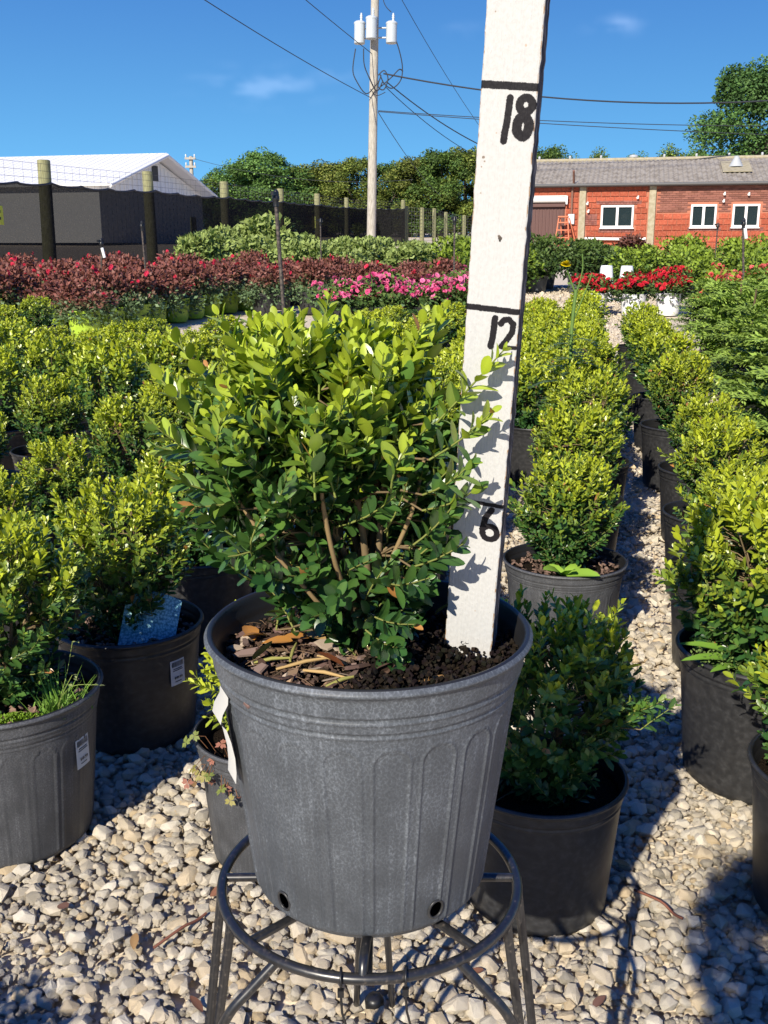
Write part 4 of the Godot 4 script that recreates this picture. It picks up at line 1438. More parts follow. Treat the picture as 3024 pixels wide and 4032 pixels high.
	for q in 4:
		var h := 0.28 + q * 0.25
		var st := MB.new()
		var hw := lerpf(0.27, 0.15, h / 1.2)
		st.box(Transform3D(Basis.IDENTITY, Vector3(0, h, 0.3 * (1.0 - h / 1.2))), Vector3(hw * 2.0, 0.035, 0.09))
		part("step", st.mesh(M.ladder_orange), la)
	var tb := MB.new()
	tb.box(Transform3D(Basis.IDENTITY, Vector3(0, 1.22, -0.02)), Vector3(0.36, 0.05, 0.18), Color.WHITE, 0.01)
	part("top_cap", tb.mesh(M.ladder_orange), la)
	var bxm := MB.new()
	bxm.box(Transform3D(Basis.IDENTITY, Vector3(1.62, 1.15, 0.06)), Vector3(0.22, 0.34, 0.12), Color.WHITE, 0.01)
	part("meter_box", bxm.mesh(M.transformer_grey), o)


func build_fence() -> void:
	var o := thing("screened_fence", "long wooden post fence covered with black shade cloth on the left", "fence")
	var ps := [Vector2(-8.9, -6.4), Vector2(-8.0, -10.4), Vector2(-7.05, -14.6), Vector2(-6.08, -19.07), Vector2(-5.13, -23.3), Vector2(-4.33, -28.9), Vector2(-3.42, -34.8), Vector2(-2.53, -40.6), Vector2(-1.66, -47.0), Vector2(-0.62, -50.5), Vector2(0.95, -51.5)]
	var pm := MB.new()
	pm.tube(PackedVector3Array([Vector3(0, 0, 0), Vector3(0.0, 1.0, 0), Vector3(0.0, 2.09, 0), Vector3(0.0, 2.1, 0)]), PackedFloat32Array([0.125, 0.12, 0.115, 0.10]), 12)
	var post := pm.mesh(M.post_wood)
	for k in ps.size():
		var p: Vector2 = ps[k]
		var sc := 0.92 + 0.1 * ((k * 37) % 3)
		var wide := 1.0 if k < 8 else 0.85
		part("post", post, o, Transform3D(Basis.from_euler(Vector3(0.012 * ((k * 7) % 3 - 1), 0, 0.012 * ((k * 5) % 3 - 1))).scaled_local(Vector3(wide, 1.0, wide)), Vector3(p.x, gy(p.y), p.y)))
	# cloth: one panel per bay in front of the posts, top edge sagging between ties
	for k in ps.size() - 1:
		var a: Vector2 = ps[k]
		var b: Vector2 = ps[k + 1]
		var mb := MB.new()
		var n := 24
		var nn := Vector3(0.97, 0, 0.24) if k < 8 else Vector3(0.75, 0, 0.66) if k < 9 else Vector3(0.5, 0, 0.86)
		var rows := 5
		for j in n + 1:
			var u := float(j) / n
			var p := a.lerp(b, u)
			var tie := absf(sin(u * PI * 4.0))
			var top := gy(p.y) + 1.70 - 0.04 * tie - 0.03 * sin(u * PI)
			for e in rows + 1:
				var w := float(e) / rows
				var off := 0.15 + (0.03 * sin(u * 25.0 + w * 3.0) + 0.02 * sin(u * 61.0)) * minf(1.0, 8.0 * u * (1.0 - u))
				mb.vert(Vector3(p.x, lerpf(gy(p.y) - 0.02, top, w), p.y) + nn * off, nn, Color.WHITE, Vector2(u, w))
		for j in n:
			for e in rows:
				var q := j * (rows + 1) + e
				mb.quad(q, q + rows + 1, q + rows + 2, q + 1)
		part("shade_cloth", mb.mesh(M.shade_cloth), o)
		var hem := MB.new()
		var pts := PackedVector3Array()
		for j in n + 1:
			pts.append(mb.v[j * (rows + 1) + rows])
		hem.tube(pts, PackedFloat32Array([0.022]), 5)
		part("hem", hem.mesh(M.cable), o)
		var wr := MB.new()
		for h in [1.78, 1.90, 2.02]:
			wr.tube(PackedVector3Array([Vector3(a.x, gy(a.y) + h, a.y) + nn * 0.13, Vector3(b.x, gy(b.y) + h, b.y) + nn * 0.13]), PackedFloat32Array([0.003]), 4)
		for j in range(1, 16):
			var p := a.lerp(b, j / 16.0)
			wr.tube(PackedVector3Array([Vector3(p.x, gy(p.y) + 1.6, p.y) + nn * 0.13, Vector3(p.x, gy(p.y) + 2.02, p.y) + nn * 0.13]), PackedFloat32Array([0.002]), 4)
		part("wire_mesh", wr.mesh(M.thin_wire), o, Transform3D.IDENTITY, "stuff")
	var sg := thing("yellow_sign", "yellow warning sign hung on the black fence cloth at the left edge", "sign", Vector3(-6.33, 1.55, -17.0), 1.33)
	var sb := MB.new()
	sb.box(Transform3D.IDENTITY, Vector3(0.75, 0.30, 0.01), Color.WHITE, 0.002)
	part("panel", sb.mesh(M.sign_yellow), sg)
	for k in 2:
		var lb := MB.new()
		lb.box(Transform3D(Basis.IDENTITY, Vector3(0, 0.06 - 0.11 * k, 0.007)), Vector3(0.6, 0.045, 0.003))
		part("print_line", lb.mesh(M.label_ink), sg)
	for q in [[-5.10, -26.0, 0.95], [-3.0, -39.2, 1.05]]:
		var s2 := thing("small_yellow_tag", ["small yellow-green tag on the fence cloth left of the third post", "small yellow-green tag on the far fence cloth above the pale shrubs"][0 if q[1] > -30 else 1], "tag", Vector3(q[0] + 0.42, gy(q[1]) + q[2], q[1]), 1.35)
		var tb := MB.new()
		tb.box(Transform3D.IDENTITY, Vector3(0.34, 0.42, 0.008))
		part("panel", tb.mesh(M.sign_yellow), s2)
	# bare posts with wires beyond the screen
	var far := thing("bare_post_fence", "row of bare wooden posts with thin wire, right of the black screen", "fence")
	var fp := [Vector3(1.1, 3.04, -52.0), Vector3(1.87, 2.97, -52.0), Vector3(2.51, 2.97, -53.0), Vector3(3.15, 2.83, -54.0), Vector3(4.17, 2.70, -55.0), Vector3(5.3, 2.7, -56.0)]
	for k in fp.size():
		var q: Vector3 = fp[k]
		var hh := q.y - gy(q.z)
		part("post", post, far, Transform3D(Basis.from_scale(Vector3(0.85, hh / 2.1, 0.85)), Vector3(q.x, gy(q.z), q.z)))
	var wm := MB.new()
	for k in fp.size() - 1:
		for j in 11:
			var a: Vector3 = fp[k]
			var b: Vector3 = fp[k + 1]
			var w := j / 10.0
			wm.tube(PackedVector3Array([Vector3(a.x, lerpf(gy(a.z), a.y - 0.05, w), a.z + 0.12), Vector3(b.x, lerpf(gy(b.z), b.y - 0.05, w), b.z + 0.12)]), PackedFloat32Array([0.006]), 4)
		for j in 6:
			var p: Vector3 = fp[k].lerp(fp[k + 1], j / 6.0)
			wm.tube(PackedVector3Array([Vector3(p.x, gy(p.z), p.z + 0.12), Vector3(p.x, p.y - 0.05, p.z + 0.12)]), PackedFloat32Array([0.005]), 4)
	part("wire_mesh", wm.mesh(M.thin_wire), far, Transform3D.IDENTITY, "stuff")


func sagged(a: Vector3, b: Vector3, sag: float, n := 20) -> PackedVector3Array:
	var p := PackedVector3Array()
	for k in n + 1:
		var u := float(k) / n
		p.append(a.lerp(b, u) - Vector3(0, sag * 4.0 * u * (1.0 - u), 0))
	return p

func smooth(pts: Array, n := 8) -> PackedVector3Array:
	var c := Curve3D.new()
	for k in pts.size():
		var t: Vector3 = (pts[mini(k + 1, pts.size() - 1)] - pts[maxi(k - 1, 0)]) / 6.0
		c.add_point(pts[k], -t, t)
	var out := PackedVector3Array()
	for k in (pts.size() - 1) * n + 1:
		out.append(c.samplef(float(k) / n))
	return out

func build_power_line() -> void:
	var z := -37.0
	var o := thing("utility_pole", "tall weathered wooden utility pole with three grey transformers", "utility pole", Vector3(-0.456, gy(z), z))
	o.rotation.z = -0.0191
	var pb := MB.new()
	pb.tube(PackedVector3Array([Vector3(0, 0, 0), Vector3(0, 4, 0), Vector3(0, 11.2, 0)]), PackedFloat32Array([0.165, 0.15, 0.125]), 18)
	part("pole", pb.mesh(M.pole_wood), o)
	var gy0 := gy(z)
	for q in [[-0.49, 0.22, 7.62], [-0.10, 0.42, 7.74], [0.57, 0.20, 7.66]]:
		var h := 0.66 if q[0] < 0 else 0.64
		var mb := MB.new()
		mb.lathe(PackedVector2Array([Vector2(0.001, h + 0.06), Vector2(0.12, h + 0.05), Vector2(0.185, h + 0.01), Vector2(0.195, h - 0.01), Vector2(0.195, h - 0.05), Vector2(0.18, h - 0.06), Vector2(0.18, 0.04), Vector2(0.17, 0.0), Vector2(0.001, 0.0)]), 20)
		var t := part("transformer", mb.mesh(M.transformer_grey), o, Transform3D(Basis.IDENTITY, Vector3(q[0], float(q[2]) - gy0, q[1])))
		var bm := MB.new()
		bm.lathe(PackedVector2Array([Vector2(0.001, 0.26), Vector2(0.03, 0.25), Vector2(0.03, 0.2), Vector2(0.055, 0.18), Vector2(0.03, 0.15), Vector2(0.055, 0.12), Vector2(0.035, 0.08), Vector2(0.05, 0.0)]), 8)
		part("bushing", bm.mesh(M.transformer_grey), t, Transform3D(Basis.IDENTITY, Vector3(0.05, h + 0.04, 0)))
		var br := MB.new()
		for y in [0.2, 0.5]:
			br.tube(PackedVector3Array([Vector3(0, y, -0.1), Vector3(-q[0] * 0.9, y, -q[1] * 0.9)]), PackedFloat32Array([0.03, 0.03]), 6)
		part("bracket", br.mesh(M.transformer_grey), t)
	# loops of cable on the pole
	var loops := [
		[Vector3(-0.62, 6.75, 0.25), Vector3(-0.70, 6.1, 0.3), Vector3(-0.58, 5.75, 0.3), Vector3(-0.25, 5.35, 0.3), Vector3(0.05, 5.6, 0.25), Vector3(0.18, 5.78, 0.2)],
		[Vector3(-0.35, 6.75, 0.3), Vector3(-0.33, 6.3, 0.3), Vector3(-0.2, 5.95, 0.3), Vector3(0.1, 5.45, 0.28), Vector3(0.3, 5.75, 0.2)],
		[Vector3(0.62, 7.3, 0.2), Vector3(0.85, 6.7, 0.2), Vector3(0.96, 6.2, 0.15), Vector3(0.9, 5.8, 0.15), Vector3(0.62, 5.55, 0.2), Vector3(0.35, 5.7, 0.2), Vector3(0.2, 6.0, 0.2)],
		[Vector3(0.15, 5.95, 0.2), Vector3(0.35, 6.1, 0.2), Vector3(0.48, 5.85, 0.22), Vector3(0.35, 5.5, 0.24), Vector3(0.15, 5.6, 0.22), Vector3(0.25, 5.95, 0.2)],
		[Vector3(0.25, 5.6, 0.2), Vector3(0.6, 5.9, 0.18), Vector3(0.85, 6.15, 0.15), Vector3(0.98, 6.1, 0.1)],
		[Vector3(-0.5, 8.6, 0.2), Vector3(-0.62, 9.2, 0.1), Vector3(-0.7, 9.9, 0.0)],
		[Vector3(0.62, 8.35, 0.2), Vector3(0.9, 8.9, 0.1), Vector3(1.0, 9.7, 0.0)],
		[Vector3(0.15, 9.0, 0.15), Vector3(0.3, 8.2, 0.18), Vector3(0.55, 7.9, 0.2)],
		[Vector3(-0.1, 5.5, 0.3), Vector3(0.1, 5.3, 0.28), Vector3(0.4, 5.42, 0.22)],
	]
	for k in loops.size():
		var mb := MB.new()
		var l: Array = loops[k]
		var off := []
		for q: Vector3 in l:
			off.append(q - Vector3(0, 0.15, 0))
		mb.tube(smooth(off, 6), PackedFloat32Array([0.020 if k < 5 else 0.014]), 6)
		part("cable_loop", mb.mesh(M.cable), o)
	var P := Vector3(-0.3, 0, z)
	var spans := [
		[Vector3(-0.02, 6.72, z + 0.2), Vector3(15.2, 5.95, -36.0), 0.55, 0.026, "thick service cable running right from the transformer loops past the stick"],
		[Vector3(-0.2, 5.55, z + 0.2), Vector3(15.5, 4.98, -36.0), 0.16, 0.013, "upper of the twin level wires running right from the utility pole"],
		[Vector3(-0.2, 5.52, z + 0.2), Vector3(15.5, 4.62, -36.0), 0.10, 0.013, "lower of the twin level wires running right from the utility pole"],
		[Vector3(0.1, 6.45, z + 0.2), Vector3(5.3, 4.05, -39.5), 0.32, 0.02, "cable descending from the loops to the roof of the brick building"],
		[Vector3(0.05, 6.3, z + 0.2), Vector3(7.5, 4.6, -52.0), 0.7, 0.013, "thin wire dropping from the pole towards the tree line, upper one"],
		[Vector3(-0.2, 5.5, z + 0.2), Vector3(3.2, 3.9, -60.0), 0.25, 0.013, "thin wire dropping from the pole towards the tree line, lower one"],
		[Vector3(-0.4, 5.95, z + 0.1), Vector3(-8.9, 8.35, -13.0), 0.35, 0.012, "lower wire running up to the left from the utility pole"],
		[Vector3(-0.4, 7.35, z + 0.1), Vector3(-9.4, 11.5, -15.0), 0.30, 0.012, "upper wire running up to the left from the utility pole"],
		[Vector3(-0.3, 10.5, z), Vector3(9.5, 5.2, -70.0), 0.8, 0.012, "faint wire slanting down to the right behind the stick"],
		[Vector3(-13.5, gy(-75.0) + 5.4, -74.8), Vector3(2.0, 5.6, -73.0), 0.7, 0.014, "faint wire along the tree line from the small distant pole"],
	]
	for s in spans:
		var mb := MB.new()
		mb.tube(sagged(s[0], s[1], s[2]), PackedFloat32Array([s[3]]), 5)
		var w := part("overhead_wire", mb.mesh(M.cable))
		tag(w, s[4], "wire", "overhead wires on the utility pole")


const POT := Vector3(-0.013, 0.470, -0.818)
const STICK0 := Vector3(0.069, 0.674, -0.798)

func stick_basis() -> Basis:
	var d := Vector3(0.037, 0.994, 0.108).normalized()
	var s := Vector3(0.948, 0, 0.318)
	s = (s - d * s.dot(d)).normalized()
	return Basis(s, d, s.cross(d))

func build_main_pot() -> void:
	var o := thing("potted_boxwood", "large leafy boxwood in the weathered dark pot raised on the wire stand", "potted shrub", POT)
	var holes := []
	for a in [58.0, 132.0, 204.0, 276.0, 348.0]:
		holes.append([deg_to_rad(a), 0.024, 0.0062, 0.0080])
	var r := 0.1365
	part("pot", pot_mesh(r, 0.239, 0.745, 720, 46, 84, 20, true, holes, M.pot_weathered), o)
	for hh in holes:   # moulded lip of each drain hole
		var lp := PackedVector3Array()
		for k in 20:
			var w0 := TAU * k / 20
			var ang: float = float(hh[0]) + cos(w0) * 0.0066 / (r * 0.745)
			var y: float = 0.024 + sin(w0) * 0.0084
			var rr := pot_rad(1.0 - y / 0.239, r, 0.745, true) + 0.0002
			lp.append(Vector3(cos(ang) * rr, y, sin(ang) * rr))
		var lb := MB.new()
		lb.tube(lp, PackedFloat32Array([0.0012]), 6, Color.WHITE, false, true)
		part("drain_hole_lip", lb.mesh(M.pot_black), o)
	# mound of loose dark soil at the stick
	var soil := part("soil", soil_mesh(r * 0.905, 5, 0.007, 0.17, M.soil, 44, 110, [[0.075, 0.02, 0.012, 0.05], [0.03, 0.085, 0.010, 0.05], [-0.02, -0.01, 0.006, 0.05]]), o, Transform3D(Basis.IDENTITY, Vector3(0, 0.205, 0)))
	# crumbs of loose soil
	var g := RandomNumberGenerator.new()
	g.seed = 21
	var cr := MB.new()
	for k in 1300:
		var a := g.randf_range(-0.9, 1.75)
		var rr := r * 0.93 * sqrt(g.randf())
		var q := Vector3(cos(a) * rr, 0.004 + g.randf() * 0.010, sin(a) * rr)
		if q.x < -0.02: continue
		q.y += 0.012 * exp(-(pow(q.x - 0.075, 2) + pow(q.z - 0.02, 2)) / 0.0025) + 0.010 * exp(-(pow(q.x - 0.03, 2) + pow(q.z - 0.085, 2)) / 0.0025)
		var s := g.randf_range(0.0008, 0.0028)
		var t := g.randf_range(0.5, 1.6)
		chip(g, s * 2.0, s * 2.0, s * 1.7, Transform3D(Basis.from_euler(Vector3(g.randf() * 6, g.randf() * 6, g.randf() * 6)), q), Color(0.016 * t, 0.012 * t, 0.009 * t), cr)
	part("soil_crumbs", cr.mesh(M.chips), soil, Transform3D.IDENTITY, "stuff")
	# bark mulch: flakes of brown, plum and straw; the big ones one by one
	var small := MB.new()
	var palette := [lin(0.13, 0.075, 0.055), lin(0.16, 0.10, 0.085), lin(0.20, 0.14, 0.12), lin(0.09, 0.055, 0.04), lin(0.30, 0.20, 0.13), lin(0.34, 0.27, 0.21)]
	for k in 330:
		var a := g.randf_range(1.35, 5.0)
		var rr := r * 0.92 * pow(g.randf(), 0.5)
		var q := Vector3(cos(a) * rr, 0.003 + g.randf() * 0.009, sin(a) * rr)
		if q.x > 0.015 and q.z > 0.03: continue
		var ln := g.randf_range(0.008, 0.024)
		var c: Color = palette[g.randi() % palette.size()]
		var t := g.randf_range(0.45, 1.3)
		c = Color(c.r * t, c.g * t, c.b * t)
		var b := Basis.from_euler(Vector3(g.randfn() * 0.35, g.randf() * TAU, g.randfn() * 0.35))
		if k < 80 and q.z > -0.06:
			var mb := MB.new()
			chip(g, ln * 1.3, ln * g.randf_range(0.35, 0.7), g.randf_range(0.0010, 0.0026), Transform3D.IDENTITY, c, mb)
			part("bark_chip", mb.mesh(M.chips), soil, Transform3D(b, q + Vector3(0, 0.004, 0)))
		else:
			chip(g, ln, ln * g.randf_range(0.22, 0.6), g.randf_range(0.0008, 0.002), Transform3D(b, q), c, small)
	part("mulch", small.mesh(M.chips), soil, Transform3D.IDENTITY, "stuff")
	var fib := MB.new()
	for k in 150:
		var a := g.randf_range(1.2, 5.2)
		var rr := r * 0.9 * sqrt(g.randf())
		var q := Vector3(cos(a) * rr, 0.006 + g.randf() * 0.009, sin(a) * rr)
		var d := Vector3(g.randfn(), g.randfn() * 0.25, g.randfn()).normalized() * g.randf_range(0.004, 0.014)
		var t := g.randf_range(0.5, 1.5)
		fib.tube(PackedVector3Array([q - d, q + Vector3(0, 0.0012, 0), q + d]), PackedFloat32Array([0.0004]), 3, Color(0.17 * t, 0.11 * t, 0.07 * t))
	for k in 900:
		var a := g.randf_range(1.0, 5.4)
		var rr := r * 0.92 * sqrt(g.randf())
		var t := g.randf_range(0.4, 1.8)
		var s := g.randf_range(0.001, 0.0035)
		chip(g, s * 2.0, s * 1.4, s, Transform3D(Basis.from_euler(Vector3(g.randf() * 6, g.randf() * 6, g.randf() * 6)), Vector3(cos(a) * rr, 0.004 + g.randf() * 0.008, sin(a) * rr)), Color(0.07 * t, 0.046 * t, 0.034 * t), fib)
	part("mulch_fines", fib.mesh(M.chips), soil, Transform3D.IDENTITY, "stuff")
	# straw bits
	for q in [[-0.052, 0.036, 0.4, 0.05, 0], [-0.064, 0.012, 1.5, 0.035, 1], [-0.035, 0.058, -0.5, 0.04, 0], [-0.03, 0.03, 2.6, 0.03, 0], [-0.02, 0.072, 0.6, 0.03, 1], [0.05, 0.07, 0.5, 0.035, 2], [-0.08, 0.03, 0.2, 0.03, 1]]:
		var mb := MB.new()
		var d := Vector3(cos(q[2]), 0.05, -sin(q[2]))
		mb.tube(PackedVector3Array([-d * float(q[3]) * 0.5, Vector3(0, 0.002, 0.001), d * float(q[3]) * 0.5]), PackedFloat32Array([0.0012, 0.0017, 0.0009]), 5, [lin(0.44, 0.30, 0.13), lin(0.30, 0.29, 0.09), lin(0.26, 0.15, 0.06)][q[4]])
		part("twig_bit", mb.mesh(M.chips), soil, Transform3D(Basis.IDENTITY, Vector3(q[0], 0.014, q[1])))
	# fallen leaves
	for q in [[-0.100, -0.012, 0.3, 0], [-0.088, -0.022, 1.4, 0], [-0.093, -0.004, 2.4, 0], [-0.078, -0.016, -0.6, 0], [-0.045, -0.058, 0.9, 0], [-0.02, 0.045, 1.3, 1], [-0.058, -0.03, 2.2, 2], [-0.095, 0.03, 2.0, 3], [0.035, -0.07, 0.2, 2], [-0.075, -0.055, 1.1, 4], [0.06, -0.075, 2.0, 2]]:
		var mb := MB.new()
		var cc: Color = [lin(0.42, 0.19, 0.045), lin(0.36, 0.12, 0.05), lin(0.42, 0.28, 0.11), lin(0.12, 0.13, 0.075), lin(0.15, 0.22, 0.04)][q[3]]
		mb.tpl(T.main[(int(q[3]) + 3) % 4], Transform3D(Basis.from_scale(Vector3(0.030, 0.028, 0.026)), Vector3.ZERO), cc)
		part("fallen_leaf", mb.mesh(M.leaf_soft), soil, Transform3D(Basis.from_euler(Vector3(-1.1 - 0.4 * sin(q[2] * 9.0), q[2] * 2.0, 0.5 * cos(q[2] * 7.0))), Vector3(q[0], 0.015, q[1])))
	# the shrub
	var base := Vector3(-0.005, 0.208, -0.025)
	var sb := stick_basis()
	var to_stick := func(p: Vector3) -> Vector3:
		return sb.inverse() * (p + base + POT - STICK0)
	var keep := func(p: Vector3) -> bool:
		var q: Vector3 = to_stick.call(p)
		if q.x > -0.016 and q.z > -0.03: return false
		if q.x > 0.018: return false
		if p.y < 0.16 and p.z > 0.03 and fposmod(sin(p.x * 812.3 + p.y * 577.1) * 4371.7, 1.0) < 0.6: return false
		if Vector2(p.x + base.x, p.z + base.z).length() > 0.126 and p.y < 0.035: return false
		return true
	var keep_leaf := func(p: Vector3) -> bool:
		var q: Vector3 = to_stick.call(p)
		return not (absf(q.x) < 0.023 and q.z < 0.003 and q.z > -0.023) and not (q.z <= -0.023 and q.x > 0.014) and p.y > 0.004
	var w := func(x: float, y: float, z: float) -> Vector3:
		return Vector3(x, y, z) - POT - base
	var extra := [
		[w.call(0.040, 0.890, -0.775), w.call(0.089, 0.950, -0.750), 0.8], [w.call(0.035, 0.862, -0.772), w.call(0.080, 0.905, -0.744), 0.66],
		[w.call(0.030, 0.835, -0.768), w.call(0.066, 0.868, -0.738), 0.5], [w.call(0.030, 0.822, -0.77), w.call(0.072, 0.848, -0.742), 0.4],
		[w.call(0.022, 0.775, -0.772), w.call(0.060, 0.803, -0.742), 0.3], [w.call(0.02, 0.79, -0.775), w.call(0.056, 0.835, -0.752), 0.35],
		[w.call(-0.140, 0.866, -0.808), w.call(-0.190, 0.936, -0.804), 0.62], [w.call(-0.122, 0.852, -0.79), w.call(-0.180, 0.892, -0.772), 0.55],
		[w.call(-0.110, 0.826, -0.80), w.call(-0.165, 0.850, -0.766), 0.42], [w.call(-0.10, 0.80, -0.80), w.call(-0.150, 0.812, -0.77), 0.34],
		[w.call(-0.135, 0.90, -0.83), w.call(-0.176, 0.955, -0.835), 0.8], [w.call(-0.13, 0.875, -0.85), w.call(-0.190, 0.915, -0.86), 0.66], [w.call(-0.12, 0.86, -0.82), w.call(-0.184, 0.868, -0.80), 0.5], [w.call(-0.10, 0.835, -0.79), w.call(-0.158, 0.828, -0.76), 0.4], [w.call(-0.105, 0.92, -0.82), w.call(-0.132, 0.972, -0.815), 0.9], [w.call(-0.075, 0.80, -0.785), w.call(-0.125, 0.79, -0.75), 0.3],
		[w.call(-0.05, 0.905, -0.85), w.call(-0.046, 0.982, -0.862), 0.98], [w.call(-0.07, 0.89, -0.85), w.call(-0.080, 0.968, -0.855), 0.95], [w.call(0.03, 0.905, -0.845), w.call(0.050, 0.975, -0.845), 0.96], [w.call(0.02, 0.905, -0.845), w.call(0.034, 0.972, -0.82), 0.96],
		[w.call(-0.02, 0.715, -0.80), w.call(0.010, 0.722, -0.735), 0.1], [w.call(-0.02, 0.73, -0.80), w.call(0.024, 0.738, -0.742), 0.14], [w.call(-0.01, 0.70, -0.81), w.call(0.018, 0.706, -0.75), 0.06],
		[w.call(-0.03, 0.735, -0.80), w.call(-0.058, 0.742, -0.745), 0.12], [w.call(-0.03, 0.76, -0.80), w.call(-0.075, 0.772, -0.76), 0.2], [w.call(-0.03, 0.75, -0.79), w.call(-0.035, 0.765, -0.735), 0.2],
		[w.call(0.0, 0.755, -0.80), w.call(0.035, 0.775, -0.745), 0.2],
	]
	var tips := RandomNumberGenerator.new()
	tips.seed = 31
	for k in 26:   # upright sprigs standing out of the top
		var a := tips.randf() * TAU
		var rr := 0.105 * sqrt(tips.randf())
		var q := Vector3(cos(a) * rr - 0.036, 0.278 + tips.randf() * 0.026 - rr * 0.55, sin(a) * rr)
		if to_stick.call(q).x < -0.02:
			extra.append([q - Vector3(tips.randfn() * 0.008, 0.062, tips.randfn() * 0.008), q, 0.97])
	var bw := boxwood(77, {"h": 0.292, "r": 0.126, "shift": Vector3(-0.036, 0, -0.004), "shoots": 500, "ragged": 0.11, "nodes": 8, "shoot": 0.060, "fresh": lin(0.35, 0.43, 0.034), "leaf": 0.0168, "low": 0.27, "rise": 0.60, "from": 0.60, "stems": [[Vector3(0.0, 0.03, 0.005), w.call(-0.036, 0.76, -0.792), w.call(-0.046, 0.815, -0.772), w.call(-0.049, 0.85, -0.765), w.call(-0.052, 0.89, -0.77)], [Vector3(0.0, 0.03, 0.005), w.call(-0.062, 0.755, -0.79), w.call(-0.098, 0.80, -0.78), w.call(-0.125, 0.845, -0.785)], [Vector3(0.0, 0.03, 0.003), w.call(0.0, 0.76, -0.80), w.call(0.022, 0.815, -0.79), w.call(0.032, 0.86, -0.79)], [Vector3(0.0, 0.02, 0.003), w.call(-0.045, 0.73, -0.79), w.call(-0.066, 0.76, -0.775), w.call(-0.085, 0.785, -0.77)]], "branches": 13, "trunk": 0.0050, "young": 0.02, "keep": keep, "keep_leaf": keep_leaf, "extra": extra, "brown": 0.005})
	var stem_xf := Transform3D(Basis.IDENTITY, base)
	var tk := MB.new()
	tk.tube(PackedVector3Array([Vector3(0.002, -0.02, 0), Vector3(0, 0.01, 0), Vector3(-0.001, 0.035, 0.001), Vector3(-0.003, 0.06, 0.0)]), PackedFloat32Array([0.011, 0.0105, 0.0085, 0.006]), 9, lin(0.34, 0.25, 0.12))
	var stem := part("stem", tk.mesh(M.bark), o, stem_xf)
	part("branches", (bw.stems as MB).mesh(M.bark), stem, Transform3D.IDENTITY, "stuff")
	# leaves: the 300 nearest one by one, the rest joined
	var lv: Array = bw.leaves
	var camp := Vector3(0, 1.02, 0) - POT - base
	lv.sort_custom(func(a, b): return (a[0] as Transform3D).origin.distance_to(camp) < (b[0] as Transform3D).origin.distance_to(camp))
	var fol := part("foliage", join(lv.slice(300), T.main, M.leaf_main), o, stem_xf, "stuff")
	var cache := {}
	for k in 300:
		var l: Array = lv[k]
		var c: Color = l[2]
		var key := "%d_%d_%d_%d" % [l[1], int(c.r * 40.0), int(c.g * 40.0), int(c.b * 60.0)]
		if not cache.has(key):
			var mb := MB.new()
			mb.tpl(T.main[l[1]], Transform3D.IDENTITY, c)
			cache[key] = mb.mesh(M.leaf_main)
		part("leaf", cache[key], fol, l[0])
	# folded white tag on the left of the pot
	var tg := MB.new()
	var segs := [Vector2(-0.002, 0.200), Vector2(0.000, 0.194), Vector2(0.006, 0.186), Vector2(0.009, 0.178), Vector2(0.005, 0.172), Vector2(0.003, 0.160), Vector2(0.002, 0.145), Vector2(0.003, 0.132), Vector2(0.005, 0.122)]
	for k in segs.size():
		var s: Vector2 = segs[k]
		for e in [-1.0, 1.0]:
			var rr: float = pot_rad(1.0 - s.y / 0.239, r, 0.745, true) + 0.003 + s.x
			var a: float = deg_to_rad(157.0) + e * 0.105
			tg.vert(Vector3(cos(a) * rr, s.y, sin(a) * rr), Vector3(cos(a), 0.15, sin(a)).normalized())
	for k in segs.size() - 1:
		tg.quad(k * 2, k * 2 + 1, k * 2 + 3, k * 2 + 2)
	part("paper_tag", tg.mesh(M.tag_paper), o)


